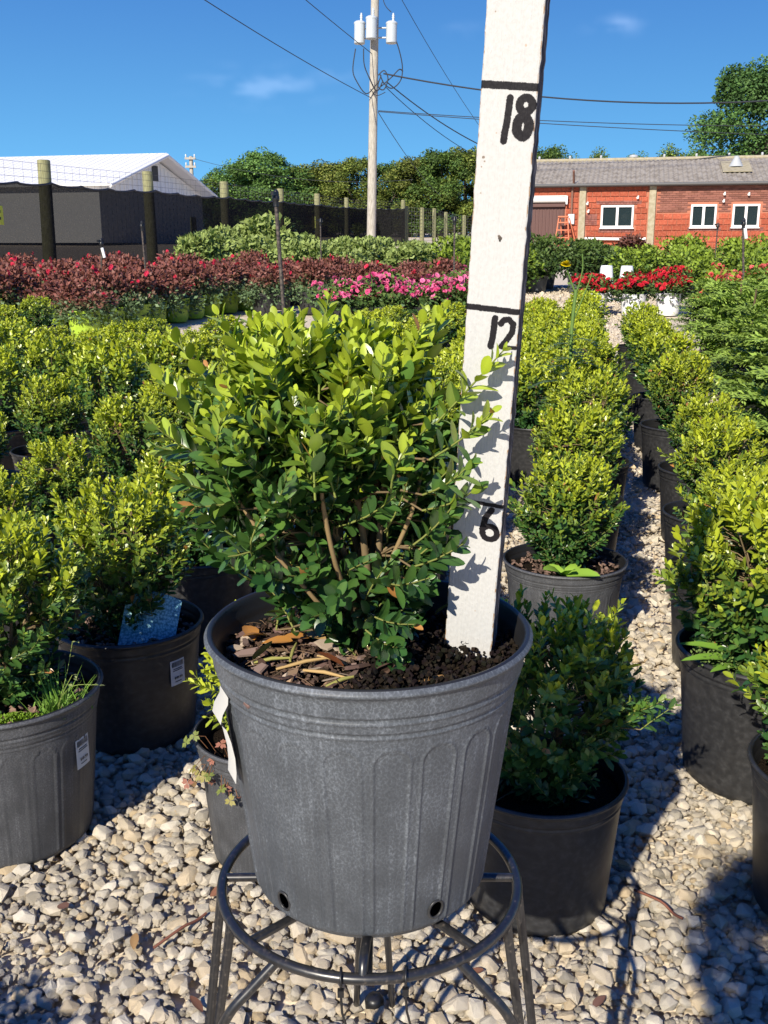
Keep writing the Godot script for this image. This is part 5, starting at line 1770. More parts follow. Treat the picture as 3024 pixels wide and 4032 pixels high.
func build_stand() -> void:
	var c := Vector3(POT.x, 0.463, POT.z)
	var o := thing("plant_stand", "black wire plant stand with a round top ring and slender legs", "plant stand", Vector3(c.x, 0.02, c.z))
	var h := c.y - 0.02
	var R0 := 0.134
	var ring := MB.new()
	var pts := PackedVector3Array()
	for k in 72:
		pts.append(Vector3(cos(TAU * k / 72) * R0, h, sin(TAU * k / 72) * R0))
	ring.tube(pts, PackedFloat32Array([0.0046]), 12, Color.WHITE, false, true)
	part("ring", ring.mesh(M.wire), o)
	for k in 8:
		var a := TAU * (k + 0.0) / 8 + (0.05 if k % 2 else 0.0)
		var d := Vector3(cos(a), 0, sin(a))
		var mb := MB.new()
		mb.tube(PackedVector3Array([d * R0 + Vector3(0, h, 0), d * 0.06 + Vector3(0, h + 0.001, 0), d * 0.03 + Vector3(0, h - 0.002, 0)]), PackedFloat32Array([0.0040]), 10)
		part("spoke", mb.mesh(M.wire), o)
	var hub := MB.new()
	var hp := PackedVector3Array()
	for k in 32:
		hp.append(Vector3(cos(TAU * k / 32) * 0.032, h - 0.002, sin(TAU * k / 32) * 0.032))
	hub.tube(hp, PackedFloat32Array([0.0045]), 8, Color.WHITE, false, true)
	part("inner_ring", hub.mesh(M.wire), o)
	for a0 in [180.0, 0.0, 270.0]:
		for e in [0.0, 1.0]:
			var a: float = deg_to_rad(a0 + (0.0 if a0 == 270.0 else (-28.0 if a0 == 180.0 else 28.0)) * e + (7.0 * (e - 0.5) if a0 == 270.0 else 0.0))
			var af := deg_to_rad(a0 + (0.0 if a0 == 270.0 else (-12.0 if a0 == 180.0 else 12.0)) + (4.0 if e > 0.5 else -4.0))
			var d := Vector3(cos(a), 0, sin(a))
			var df := Vector3(cos(af), 0, sin(af))
			var spread := 0.345 if a0 == 270.0 else 0.19
			var mb := MB.new()
			mb.tube(smooth([d * R0 + Vector3(0, h, 0), d * (R0 + 0.004) + Vector3(0, h - 0.03, 0), d.lerp(df, 0.5) * lerpf(R0, spread, 0.5) + Vector3(0, h * 0.5, 0), df * spread + Vector3(0, 0.012, 0)], 6), PackedFloat32Array([0.0043]), 10)
			part("leg", mb.mesh(M.wire), o)
		var af2 := deg_to_rad(a0 + (0.0 if a0 == 270.0 else (-12.0 if a0 == 180.0 else 12.0)))
		var ft := MB.new()
		ft.lathe(PackedVector2Array([Vector2(0.001, 0.022), Vector2(0.009, 0.021), Vector2(0.013, 0.015), Vector2(0.013, 0.0), Vector2(0.001, -0.001)]), 12)
		var sp := 0.345 if a0 == 270.0 else 0.19
		part("foot", ft.mesh(M.black_plastic), o, Transform3D(Basis.IDENTITY, Vector3(cos(af2) * sp, 0.002 if a0 != 270.0 else 0.006, sin(af2) * sp)))
	for e in [-1.0, 1.0]:
		var mb := MB.new()
		var a: float = deg_to_rad(90.0 - e * 34.0)
		var p0 := Vector3(cos(a) * R0, h - 0.003, sin(a) * R0)
		mb.tube(smooth([p0, p0 + Vector3(e * 0.018, -0.018, 0.006), p0 + Vector3(e * 0.038, -0.040, 0.012), p0 + Vector3(e * 0.05, -0.075, 0.010), p0 + Vector3(e * 0.058, -0.15, 0.0), p0 + Vector3(e * 0.075, -0.28, -0.01)], 6), PackedFloat32Array([0.0043]), 10)
		part("scroll_brace", mb.mesh(M.wire), o)
	var fb := MB.new()
	fb.tube(smooth([Vector3(-0.004, h - 0.002, R0), Vector3(-0.003, h + 0.012, R0 - 0.012), Vector3(0.0, h + 0.006, R0 - 0.05)], 6), PackedFloat32Array([0.0042]), 8)
	part("front_hook", fb.mesh(M.wire), o)
	for q in [[-0.021, 0.05], [0.030, 0.045]]:
		var zt := sqrt(R0 * R0 - q[0] * q[0])
		var zb := MB.new()
		var lp := PackedVector3Array()
		for k in 14:
			var a := TAU * k / 14
			lp.append(Vector3(q[0], h + cos(a) * 0.0075, zt + sin(a) * 0.0075))
		zb.tube(lp, PackedFloat32Array([0.0011]), 5, Color.WHITE, false, true)
		zb.box(Transform3D(Basis.IDENTITY, Vector3(q[0], h - 0.009, zt + 0.006)), Vector3(0.005, 0.006, 0.004))
		zb.tube(PackedVector3Array([Vector3(q[0], h - 0.01, zt + 0.006), Vector3(q[0] + 0.001, h - 0.026, zt + 0.008), Vector3(q[0] + 0.004, h - 0.042, zt + 0.004)]), PackedFloat32Array([0.0010]), 4)
		part("cable_tie", zb.mesh(M.black_plastic), o)


func stick_image() -> Array:
	var w := 256
	var h := 2048
	var hi := 27.5      # inches covered, from -1.5 to 26
	var f := FastNoiseLite.new()
	f.seed = 8
	f.frequency = 0.05
	f.fractal_octaves = 4
	var gr := FastNoiseLite.new()
	gr.seed = 9
	gr.frequency = 0.06
	gr.fractal_octaves = 3
	var col := Image.create(w, h, false, Image.FORMAT_RGB8)
	var bump := Image.create(w, h, false, Image.FORMAT_L8)
	for y in h:
		for x in w:
			var n := f.get_noise_2d(x * 0.8, y * 1.2)
			var g2 := gr.get_noise_2d(x * 1.4, y * 0.10)
			var v := 0.48 + 0.035 * n + 0.025 * g2
			var cc := Color(v, v * 0.995, v * 0.965)
			var e := mini(x, w - 1 - x)
			var chipn := f.get_noise_2d(x * 2.0 + 300.0, y * 0.7)
			if e < 5 and chipn > 0.16: cc = lin(0.34, 0.22, 0.13)
			if n > 0.52 and g2 > 0.1: cc = cc.lerp(lin(0.35, 0.34, 0.33), 0.55)
			col.set_pixel(x, y, cc.linear_to_srgb())
			bump.set_pixel(x, y, Color.from_hsv(0, 0, clampf(0.5 + 0.35 * g2 + 0.35 * n, 0, 1)))
	var dots := func(L: float, u: float, rad: float, k: Color, amount: float) -> void:
		var cx := int(u / 1.5 * w)
		var cy := int((26.0 - L) / hi * h)
		var rx := int(rad / 1.5 * w) + 1
		var ry := int(rad / hi * h) + 1
		for y in range(cy - ry - 2, cy + ry + 3):
			for x in range(cx - rx - 2, cx + rx + 3):
				if x < 0 or x >= w or y < 0 or y >= h: continue
				var d := sqrt(pow((x - cx) * 1.5 / w, 2.0) + pow((y - cy) * hi / h, 2.0)) / rad
				var rag := 0.16 * f.get_noise_2d(x * 5.0, y * 9.0) + 0.10 * f.get_noise_2d(x * 14.0 + 50.0, y * 24.0)
				if d + rag < 1.0:
					var old := col.get_pixel(x, y)
					var shade := 0.7 + 0.9 * maxf(f.get_noise_2d(x * 9.0 + 77.0, y * 9.0) , 0.0)
					col.set_pixel(x, y, old.lerp(Color(k.r * shade, k.g * shade, k.b * shade).linear_to_srgb(), amount))
	var stroke := func(pts: Array, rad: float) -> void:
		for k in pts.size() - 1:
			var a: Vector2 = pts[k]
			var b: Vector2 = pts[k + 1]
			var n := int(a.distance_to(b) / (rad * 0.22)) + 1
			for j in n + 1:
				var p := a.lerp(b, float(j) / n)
				dots.call(p.y, p.x, rad, lin(0.012, 0.010, 0.013), 1.0)
	var loop := func(cx: float, cy: float, rx: float, ry: float, rad: float) -> void:
		var pts := []
		for k in 25:
			pts.append(Vector2(cx + cos(TAU * k / 24) * rx, cy + sin(TAU * k / 24) * ry))
		stroke.call(pts, rad)
	for L in [18.0, 12.0, 6.0, 24.0]:
		var th: float = {18.0: 0.10, 12.0: 0.085, 6.0: 0.062, 24.0: 0.09}[L]
		stroke.call([Vector2(-0.05, L + 0.02), Vector2(0.7, L + 0.0), Vector2(1.55, L - 0.03)], th)
	stroke.call([Vector2(0.80, 17.70), Vector2(0.77, 17.2), Vector2(0.70, 16.60)], 0.092)
	loop.call(1.225, 17.53, 0.17, 0.18, 0.105)
	loop.call(1.19, 16.98, 0.16, 0.25, 0.13)
	stroke.call([Vector2(0.84, 11.74), Vector2(0.82, 11.4), Vector2(0.77, 10.92)], 0.092)
	stroke.call([Vector2(1.01, 11.60), Vector2(1.10, 11.72), Vector2(1.24, 11.74), Vector2(1.36, 11.62), Vector2(1.34, 11.37), Vector2(1.19, 11.12), Vector2(1.07, 10.94)], 0.085)
	stroke.call([Vector2(1.05, 10.93), Vector2(1.46, 10.93)], 0.055)
	stroke.call([Vector2(1.17, 5.82), Vector2(1.00, 5.52), Vector2(0.93, 5.16), Vector2(0.96, 4.98)], 0.095)
	loop.call(1.16, 5.06, 0.225, 0.22, 0.09)
	# knots and nail marks
	for q in [[14.0, 0.80, 0.055, 0.05], [14.06, 0.77, 0.04, 0.12], [13.93, 0.80, 0.028, 0.01], [16.15, 0.20, 0.04, 0.2], [16.05, 0.24, 0.025, 0.3], [15.9, 0.16, 0.02, 0.3], [15.2, 0.2, 0.02, 0.4], [19.8, 0.25, 0.02, 0.35], [20.1, 0.3, 0.02, 0.4], [19.0, 1.1, 0.03, 0.5], [2.3, 0.9, 0.02, 0.5], [8.9, 0.4, 0.02, 0.5], [16.8, 0.5, 0.02, 0.5]]:
		dots.call(q[0], q[1], q[2], lin(q[3], q[3] * 0.75, q[3] * 0.55), 0.85)
	return [ImageTexture.create_from_image(col), ImageTexture.create_from_image(bump)]

func build_stick() -> void:
	var b := stick_basis()
	var o := thing("measuring_stick", "white painted board measuring stick marked 18, 12 and 6 in black", "measuring stick", STICK0)
	o.transform = Transform3D(b, STICK0)
	var tx := stick_image()
	var fm := StandardMaterial3D.new()
	fm.resource_name = "painted_board"
	fm.albedo_texture = tx[0]
	fm.roughness = 0.55
	fm.metallic_specular = 0.35
	fm.heightmap_enabled = true
	fm.heightmap_texture = tx[1]
	fm.heightmap_scale = 0.035
	var w := 0.0400
	var th := 0.0185
	var y0 := -1.5 * 0.0254
	var y1 := 26.0 * 0.0254
	# front face with slightly uneven edges
	var mb := MB.new()
	var g := RandomNumberGenerator.new()
	g.seed = 3
	var n := 120
	var rows := []
	for k in n + 1:
		var u := float(k) / n
		var y := lerpf(y0, y1, u)
		rows.append([y, -w * 0.5 + g.randfn() * 0.00018, w * 0.5 + g.randfn() * 0.00025])
	for k in n + 1:
		var r: Array = rows[k]
		mb.vert(Vector3(r[1] + 0.0012, r[0], 0), Vector3(0, 0, 1), Color.WHITE, Vector2(0.03, 1.0 - float(k) / n))
		mb.vert(Vector3(r[2] - 0.0012, r[0], 0), Vector3(0, 0, 1), Color.WHITE, Vector2(0.97, 1.0 - float(k) / n))
		mb.vert(Vector3(r[1], r[0], -0.0012), Vector3(-0.8, 0, 0.6), Color.WHITE, Vector2(0.0, 1.0 - float(k) / n))
		mb.vert(Vector3(r[2], r[0], -0.0012), Vector3(0.8, 0, 0.6), Color.WHITE, Vector2(1.0, 1.0 - float(k) / n))
	for k in n:
		var q := k * 4
		mb.quad(q, q + 1, q + 5, q + 4)
		mb.quad(q + 2, q, q + 4, q + 6)
		mb.quad(q + 1, q + 3, q + 7, q + 5)
	part("painted_face", mb.mesh(fm), o)
	var side := MB.new()
	for k in n + 1:
		var r: Array = rows[k]
		for e in [[r[1], -1.0], [r[2], 1.0]]:
			side.vert(Vector3(e[0], r[0], -0.0012), Vector3(e[1], 0, 0))
			side.vert(Vector3(e[0], r[0], -th), Vector3(e[1], 0, 0))
		side.vert(Vector3(r[1], r[0], -th), Vector3(0, 0, -1))
		side.vert(Vector3(r[2], r[0], -th), Vector3(0, 0, -1))
	for k in n:
		var q := k * 6
		side.quad(q, q + 1, q + 7, q + 6)
		side.quad(q + 2, q + 3, q + 9, q + 8)
		side.quad(q + 4, q + 5, q + 11, q + 10)
	var wt := noise_tex(41, 0.03, FastNoiseLite.TYPE_SIMPLEX, 4, [[0.3, lin(0.03, 0.026, 0.03)], [0.6, lin(0.09, 0.08, 0.085)], [0.9, lin(0.3, 0.28, 0.27)]], 256)
	var sm := mat("stick_side", Color.WHITE, 0.8, 0.3, wt, 1.0)
	sm.uv1_scale = Vector3(20, 4, 20)
	part("board_edges", side.mesh(sm), o)
	# bare wood showing at the lower left edge
	var cb := MB.new()
	cb.flat(PackedVector3Array([Vector3(-w * 0.5 - 0.0003, 0.002, 0.0006), Vector3(-w * 0.5 + 0.0032, 0.0, 0.0006), Vector3(-w * 0.5 + 0.0026, 0.012, 0.0006), Vector3(-w * 0.5 + 0.0034, 0.022, 0.0006), Vector3(-w * 0.5 + 0.0008, 0.029, 0.0006), Vector3(-w * 0.5 - 0.0003, 0.026, 0.0006)]), Vector3(0, 0, 1))
	cb.flat(PackedVector3Array([Vector3(w * 0.5 + 0.0002, 0.004, 0.0006), Vector3(w * 0.5 + 0.0002, 0.018, 0.0006), Vector3(w * 0.5 - 0.0022, 0.012, 0.0006), Vector3(w * 0.5 - 0.0018, 0.006, 0.0006)]), Vector3(0, 0, 1))
	part("bare_wood_chips", cb.mesh(M.wood_raw), o)


# ---------------------------------------------------------------- the boxwood rows

func label_patch(r: float, yc: float, a0: float, wd: float, ht: float, out: float, skew := 0.0) -> MB:
	var mb := MB.new()
	for k in 9:
		var u := k / 8.0 - 0.5
		var a := a0 + u * wd / r
		var d := Vector3(cos(a), 0, sin(a))
		for e in [-0.5, 0.5]:
			mb.vert(d * (r + out) + Vector3(0, yc + e * ht + skew * u * wd, 0), d)
	for k in 8:
		mb.quad(k * 2, k * 2 + 1, k * 2 + 3, k * 2 + 2)
	return mb

func price_label(parent: Node3D, r: float, h: float, br: float, yc: float, a0: float) -> void:
	var rr := pot_rad(1.0 - yc / h, r, br, true) + 0.002
	var wd := 0.036
	var ht := 0.052
	var lab := part("price_label", label_patch(rr, yc, a0, wd, ht, 0.0005).mesh(M.label_white), parent)
	var bars := MB.new()
	var g := RandomNumberGenerator.new()
	g.seed = 9
	var x := -0.40
	while x < 0.40:
		var bw := g.randf_range(0.012, 0.035)
		var p := label_patch(rr, yc + ht * 0.34, a0 - (x + bw * 0.5) * wd / rr, bw * wd, ht * 0.20, 0.0010)
		var s := bars.v.size()
		bars.v.append_array(p.v); bars.n.append_array(p.n); bars.c.append_array(p.c); bars.uv.append_array(p.uv)
		for i in p.ix:
			bars.ix.append(s + i)
		x += bw + g.randf_range(0.012, 0.03)
	part("barcode", bars.mesh(M.label_ink), lab)
	var d := Vector3(cos(a0), 0, sin(a0))
	var tm := TextMesh.new()
	tm.text = "$49.99"
	var sf := SystemFont.new()
	sf.font_names = PackedStringArray(["Droid Sans"])
	sf.font_weight = 700
	tm.font = sf
	tm.font_size = 32
	tm.pixel_size = 0.0070 / 32.0
	tm.depth = 0.0002
	tm.material = M.label_ink
	part("price", tm, lab, Transform3D(Basis(Vector3.UP.cross(d), Vector3.UP, d), d * (rr + 0.0016) + Vector3(0, yc - ht * 0.20, 0)))
	for k in 3:
		var y: float = yc + ht * [0.16, 0.09, -0.36][k]
		var ln := label_patch(rr, y, a0, wd * [0.62, 0.7, 0.45][k], 0.0016, 0.0010)
		part("print_line", ln.mesh(M.label_ink), lab)


var P := {}       # shared pot meshes by kind
var B := []       # shared boxwood meshes [stems, foliage]

func potted(called: String, label: String, at: Vector3, turn: float, pot_kind: String, r: float, h: float, plant: int, ps: float, group := "", tall := 1.0) -> Node3D:
	var o := thing(called, label, "potted shrub", at, turn, group)
	var s := Vector3(r / 0.15, h / 0.25, r / 0.15)
	part("pot", P[pot_kind], o, Transform3D(Basis.from_scale(s), Vector3.ZERO))
	part("soil", P.soil, o, Transform3D(Basis.from_scale(s), Vector3(0, h * 0.87, 0)))
	var xf := Transform3D(Basis.from_scale(Vector3(ps, ps * tall, ps)), Vector3(0, h * 0.88, 0))
	if B[plant][0]:
		part("stems", B[plant][0], o, xf)
	part("foliage", B[plant][1], o, xf, "stuff")
	return o

func build_boxwoods() -> void:
	P.ribbed = pot_mesh(0.15, 0.25, 0.80, 300, 26, 40, 18, true, [], M.pot_dusty)
	P.plain = pot_mesh(0.15, 0.25, 0.82, 160, 24, 20, 0, false, [], M.pot_black)
	P.low = pot_mesh(0.15, 0.25, 0.82, 40, 12, 6, 0, false, [], M.pot_black)
	P.lime = pot_mesh(0.15, 0.25, 0.78, 40, 12, 6, 0, false, [], M.pot_lime)
	P.white = pot_mesh(0.15, 0.25, 0.78, 40, 12, 6, 0, false, [], M.pot_white)
	P.grey = pot_mesh(0.15, 0.25, 0.80, 40, 12, 6, 0, false, [], M.pot_grey)
	P.soil = soil_mesh(0.134, 6, 0.008, 0.12, M.soil, 14, 40)
	# near shrubs, five growths; then three lighter ones for the back rows
	for k in 5:
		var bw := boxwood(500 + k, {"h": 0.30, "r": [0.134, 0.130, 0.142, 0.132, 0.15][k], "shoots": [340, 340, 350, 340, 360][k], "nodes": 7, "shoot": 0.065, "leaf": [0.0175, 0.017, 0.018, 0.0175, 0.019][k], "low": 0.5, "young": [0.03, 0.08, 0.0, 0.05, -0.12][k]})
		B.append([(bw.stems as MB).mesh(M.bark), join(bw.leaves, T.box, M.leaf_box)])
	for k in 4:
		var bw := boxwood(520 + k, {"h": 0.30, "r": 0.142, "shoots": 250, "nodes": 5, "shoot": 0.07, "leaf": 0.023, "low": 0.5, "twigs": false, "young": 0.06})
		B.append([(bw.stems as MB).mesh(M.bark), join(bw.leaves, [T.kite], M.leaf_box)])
	# small yellow one for the clover pot, and a large-leaved one for the right edge
	var ye := boxwood(540, {"h": 0.25, "r": 0.125, "shoots": 150, "nodes": 7, "shoot": 0.06, "leaf": 0.0165, "low": 0.6, "young": 0.45})
	B.append([(ye.stems as MB).mesh(M.bark), join(ye.leaves, T.box, M.leaf_box)])
	var bigb := boxwood(541, {"h": 0.35, "r": 0.195, "shoots": 420, "nodes": 8, "shoot": 0.075, "leaf": 0.0200, "low": 0.7, "young": 0.12})
	B.append([(bigb.stems as MB).mesh(M.bark), join(bigb.leaves, T.main, M.leaf_box)])

	# the near, recognisable ones
	var c := potted("potted_boxwood", "boxwood in a ribbed dusty pot at the left edge, grass and moss on its soil", Vector3(-0.64, gy(-1.58), -1.58), 0.4, "ribbed", 0.160, 0.275, 0, 1.12)
	price_label(c, 0.160, 0.275, 0.80, 0.175, deg_to_rad(17.0) + 0.4)
	var dd := potted("potted_boxwood", "boxwood in the smooth black pot holding the speckled blue tag", Vector3(-0.52, gy(-1.95), -1.95), 1.3, "plain", 0.150, 0.245, 1, 1.1)
	price_label(dd, 0.150, 0.245, 0.82, 0.165, deg_to_rad(36.0) + 1.3)
	potted("potted_boxwood", "small yellow-green boxwood in a grey pot with clover, half hidden behind the raised pot", Vector3(-0.185, gy(-1.525), -1.525), 0.7, "ribbed", 0.124, 0.225, 9, 1.0)
	potted("potted_boxwood", "dark shaded boxwood in a black pot behind the right side of the raised pot", Vector3(0.238, gy(-1.40), -1.40), 2.0, "plain", 0.130, 0.218, 4, 1.0)
	potted("potted_boxwood", "round green boxwood in a grey ribbed pot just right of the measuring stick's 6", Vector3(0.445, gy(-2.40), -2.40), 0.2, "ribbed", 0.150, 0.225, 2, 0.98)
	potted("potted_boxwood", "broad boxwood overhanging the large dark pot at the right edge", Vector3(0.715, gy(-1.77), -1.77), 0.9, "plain", 0.165, 0.262, 10, 1.0)
	potted("potted_boxwood", "boxwood whose black pot is cut off by the lower right corner of the view", Vector3(0.70, gy(-1.37), -1.37), 2.6, "plain", 0.150, 0.245, 10, 0.85)
	# right row behind the broad one
	var row := [[0.815, 2.26, 1, 1.12], [0.925, 2.73, 3, 1.1], [1.05, 3.26, 2, 1.15], [1.17, 4.0, 1, 1.15], [1.30, 4.7, 6, 1.1], [1.44, 5.5, 5, 1.1], [1.55, 6.1, 7, 1.1], [1.67, 6.7, 8, 1.1]]
	for k in row.size():
		var q: Array = row[k]
		potted("potted_boxwood", "boxwood on the right of the gravel aisle, %s behind the broad one" % ordinal(k), Vector3(q[0], gy(-q[1]), -q[1]), k * 1.9, "plain" if k < 4 else "low", 0.150, 0.25, q[2], float(q[3]) * R(0.80, 0.92) * (1.0 if k < 3 else 1.12), "boxwoods along the right of the aisle")
	var row3 := [[1.12, 2.0, 3, 1.15], [1.24, 2.55, 0, 1.15], [1.34, 3.02, 1, 1.1]]
	for k in row3.size():
		var q: Array = row3[k]
		potted("potted_boxwood", "boxwood at the right edge beside the aisle row, %s from the front" % ordinal(k), Vector3(q[0], gy(-q[1]), -q[1]), k * 2.3, "plain", 0.15, 0.25, q[2], q[3], "boxwoods at the right edge")
	# left of the aisle, behind the pot by the stick
	for k in 10:
		var d := 2.92 + 0.50 * k
		var x := 0.40 + 0.19 * (d - 2.0) + R(-0.03, 0.03)
		potted("potted_boxwood", "boxwood on the left of the gravel aisle, %s behind the one beside the stick" % ordinal(k), Vector3(x, gy(-d), -d), R(0, TAU), "plain" if k < 3 else "low", 0.148, 0.24, (k * 3 + 1) % 4 if k < 4 else 5 + k % 4, R(1.0, 1.25), "boxwoods along the left of the aisle")
	for k in 8:
		var d := 4.1 + 0.52 * k
		potted("potted_boxwood", "boxwood just past the right edge of the stick, %s of that short row" % ordinal(k), Vector3(0.150 * d + R(-0.03, 0.03), gy(-d), -d), R(0, TAU), "low", 0.148, 0.235, 5 + k % 4, R(1.0, 1.15), "boxwoods just right of the stick", R(0.85, 1.0))
	# the field to the left
	var n := 0
	for k in 13:
		var d := 2.02 if k == 0 else 2.45 if k == 1 else 2.15 + R(0, 0.2)
		var idx := 0
		while d < (8.0 if k < 3 else 7.0 if k < 7 else 8.2):
			var x := -0.09 - 0.47 * k + 0.19 * (d - 2.0) + R(-0.035, 0.035)
			if absf(x) < 0.40 * d + 0.25 and not (d > 6.6 and x < -1.9 and x > -2.4):
				var near := d < 4.0
				var where: String = ["behind the clover pot", "behind the blue-tagged pot"][k] if k < 2 else "%s row left of the blue tag" % ordinal(k - 2)
				var lab := "yellow-green boxwood %s, %s back" % [where, ordinal(idx)] if k < 2 else "boxwood in the %s, %s plant back" % [where, ordinal(idx)]
				var kind := (k * 2 + idx * 3) % 4 if near else 5 + (k + idx * 3) % 4
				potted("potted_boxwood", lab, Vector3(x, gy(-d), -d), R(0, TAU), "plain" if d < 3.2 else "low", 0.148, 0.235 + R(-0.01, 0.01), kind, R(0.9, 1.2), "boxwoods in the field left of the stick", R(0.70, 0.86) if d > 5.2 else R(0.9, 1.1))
				n += 1
			idx += 1
			d += 0.45 + R(-0.05, 0.05)


func build_flower_rows() -> void:
	var wine := func(t: float, g: RandomNumberGenerator) -> Color:
		var s := g.randf_range(0.7, 1.3)
		var c := mixc(lin(0.11, 0.17, 0.075), lin(0.195, 0.074, 0.056), smoothstep(0.40, 0.66, t + 0.12 * g.randfn()))
		return Color(c.r * s, c.g * s, c.b * s)
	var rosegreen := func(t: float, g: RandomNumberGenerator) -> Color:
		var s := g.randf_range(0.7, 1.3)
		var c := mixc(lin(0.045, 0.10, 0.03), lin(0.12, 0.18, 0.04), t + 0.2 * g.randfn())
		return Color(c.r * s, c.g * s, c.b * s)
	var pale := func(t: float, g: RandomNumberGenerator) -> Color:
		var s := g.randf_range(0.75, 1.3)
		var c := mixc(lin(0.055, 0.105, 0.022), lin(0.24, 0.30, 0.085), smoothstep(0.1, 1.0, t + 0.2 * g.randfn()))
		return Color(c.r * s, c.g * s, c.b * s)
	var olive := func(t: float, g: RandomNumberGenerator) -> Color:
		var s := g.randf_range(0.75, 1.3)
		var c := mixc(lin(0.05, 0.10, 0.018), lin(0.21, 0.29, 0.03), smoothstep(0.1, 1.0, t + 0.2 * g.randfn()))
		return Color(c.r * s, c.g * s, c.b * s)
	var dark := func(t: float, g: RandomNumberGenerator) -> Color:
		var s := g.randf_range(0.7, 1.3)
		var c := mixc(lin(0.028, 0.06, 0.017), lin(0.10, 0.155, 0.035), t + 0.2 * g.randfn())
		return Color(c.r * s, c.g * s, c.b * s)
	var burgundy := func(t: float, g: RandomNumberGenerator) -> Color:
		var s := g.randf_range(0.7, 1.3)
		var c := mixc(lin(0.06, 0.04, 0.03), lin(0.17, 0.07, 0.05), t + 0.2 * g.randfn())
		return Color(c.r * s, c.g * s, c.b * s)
	var red := func(g: RandomNumberGenerator) -> Color: return mixc(lin(0.58, 0.02, 0.05), lin(0.7, 0.05, 0.10), g.randf())
	var pink := func(g: RandomNumberGenerator) -> Color: return mixc(lin(0.75, 0.08, 0.24), lin(0.85, 0.22, 0.42), g.randf())
	var crimson := func(g: RandomNumberGenerator) -> Color: return mixc(lin(0.50, 0.012, 0.03), lin(0.62, 0.04, 0.05), g.randf())
	var coral := func(g: RandomNumberGenerator) -> Color: return mixc(lin(0.72, 0.08, 0.07), lin(0.80, 0.20, 0.18), g.randf())
	var tp: Array = T.broad
	var kinds := {
		"wine": [], "pink": [], "pale": [], "olive": [], "dark": [], "burgundy": [], "crimson": [], "coral": []}
	for k in 3:
		kinds.wine.append(shrub(600 + k, {"h": 0.52, "y0": 0.15, "r": 0.33, "n": 2200, "leaf": 0.044, "lumps": 18, "tpls": tp, "col": wine, "flowers": [8, 3, 15][k], "fsize": 0.042, "fcol": red, "cluster": 2, "fmin": 0.75}))
	for k in 2:
		kinds.pink.append(shrub(610 + k, {"h": 0.49, "y0": 0.16, "r": 0.32, "n": 1200, "leaf": 0.05, "lumps": 16, "tpls": tp, "col": rosegreen, "flowers": 75, "fsize": 0.045, "fcol": pink, "cluster": 3, "fmin": 0.5}))
		kinds.pale.append(shrub(620 + k, {"h": 0.72, "y0": 0.05, "r": 0.52, "n": 2900, "leaf": 0.075, "lumps": 22, "tpls": tp, "col": pale, "lift": 0.35}))
		kinds.olive.append(shrub(630 + k, {"h": 0.72, "y0": 0.1, "r": 0.52, "n": 2600, "leaf": 0.066, "lumps": 22, "tpls": tp, "col": olive}))
		kinds.dark.append(shrub(640 + k, {"h": 0.74, "y0": 0.29, "r": 0.46, "n": 2600, "leaf": 0.062, "lumps": 20, "tpls": tp, "col": dark}))
		kinds.crimson.append(shrub(650 + k, {"h": 0.44, "y0": 0.17, "r": 0.27, "n": 1100, "leaf": 0.045, "lumps": 15, "tpls": tp, "col": dark, "flowers": 85, "fsize": 0.042, "fcol": crimson, "cluster": 3, "fmin": 0.45}))
		kinds.coral.append(shrub(660 + k, {"h": 0.52, "y0": 0.15, "r": 0.33, "n": 1200, "leaf": 0.05, "lumps": 16, "tpls": tp, "col": olive, "flowers": 30, "fsize": 0.048, "fcol": coral, "cluster": 3, "fmin": 0.5}))
	kinds.burgundy.append(shrub(670, {"h": 0.8, "y0": 0.1, "r": 0.36, "n": 1600, "leaf": 0.07, "lumps": 18, "tpls": tp, "col": burgundy}))
	var meshes := {}
	for key in kinds:
		meshes[key] = []
		for e: Dictionary in kinds[key]:
			meshes[key].append([(e.leaf as MB).mesh(M.leaf_soft), (e.flower as MB).mesh(M.petal) if (e.flower as MB).v.size() else null])
	var put := func(called: String, label: String, cat: String, x: float, d: float, key: String, v: int, s: float, pot: String, pr: float, group: String) -> void:
		var o := thing(called, label, cat, Vector3(x, gy(-d), -d), R(0, TAU), group)
		if pot:
			part("pot", P[pot], o, Transform3D(Basis.from_scale(Vector3(pr / 0.15, 1.0, pr / 0.15)), Vector3.ZERO))
			part("soil", P.soil, o, Transform3D(Basis.from_scale(Vector3(pr / 0.15, 1, pr / 0.15)), Vector3(0, 0.215, 0)))
		var m: Array = meshes[key][v % meshes[key].size()]
		var hs := s * R(0.84, 1.16)
		part("foliage", m[0], o, Transform3D(Basis.from_scale(Vector3(s, hs, s)), Vector3.ZERO), "stuff")
		if m[1]:
			part("flowers", m[1], o, Transform3D(Basis.from_scale(Vector3(s, hs, s)), Vector3.ZERO), "stuff")
	# roses in lime pots: rows running away to the right
	for c in 8:
		for j in range(-4 if c > 0 else -3, 10):
			var x := -2.37 + 0.308 * 0.42 * j - 0.52 * c + R(-0.04, 0.04)
			var d := 10.7 + 0.951 * 0.42 * j - 0.12 * c + R(-0.04, 0.04)
			if d < 9.4 or x < -0.40 * d - 0.3:
				continue
			var lab := "wine-leaved rose in a lime pot, %s plant back in the front lime row" % ordinal(j + 3) if c == 0 else "wine-leaved rose in the %s row left of the lime front row, %s back" % [ordinal(c - 1), ordinal(j + 4)]
			put.call("potted_rose", lab, "rose shrub", x, d, "wine", c + j * 2 + (2 if c > 3 else 0), 1.0, "lime", 0.16, "wine-leaved roses in lime pots")
	var n := 0
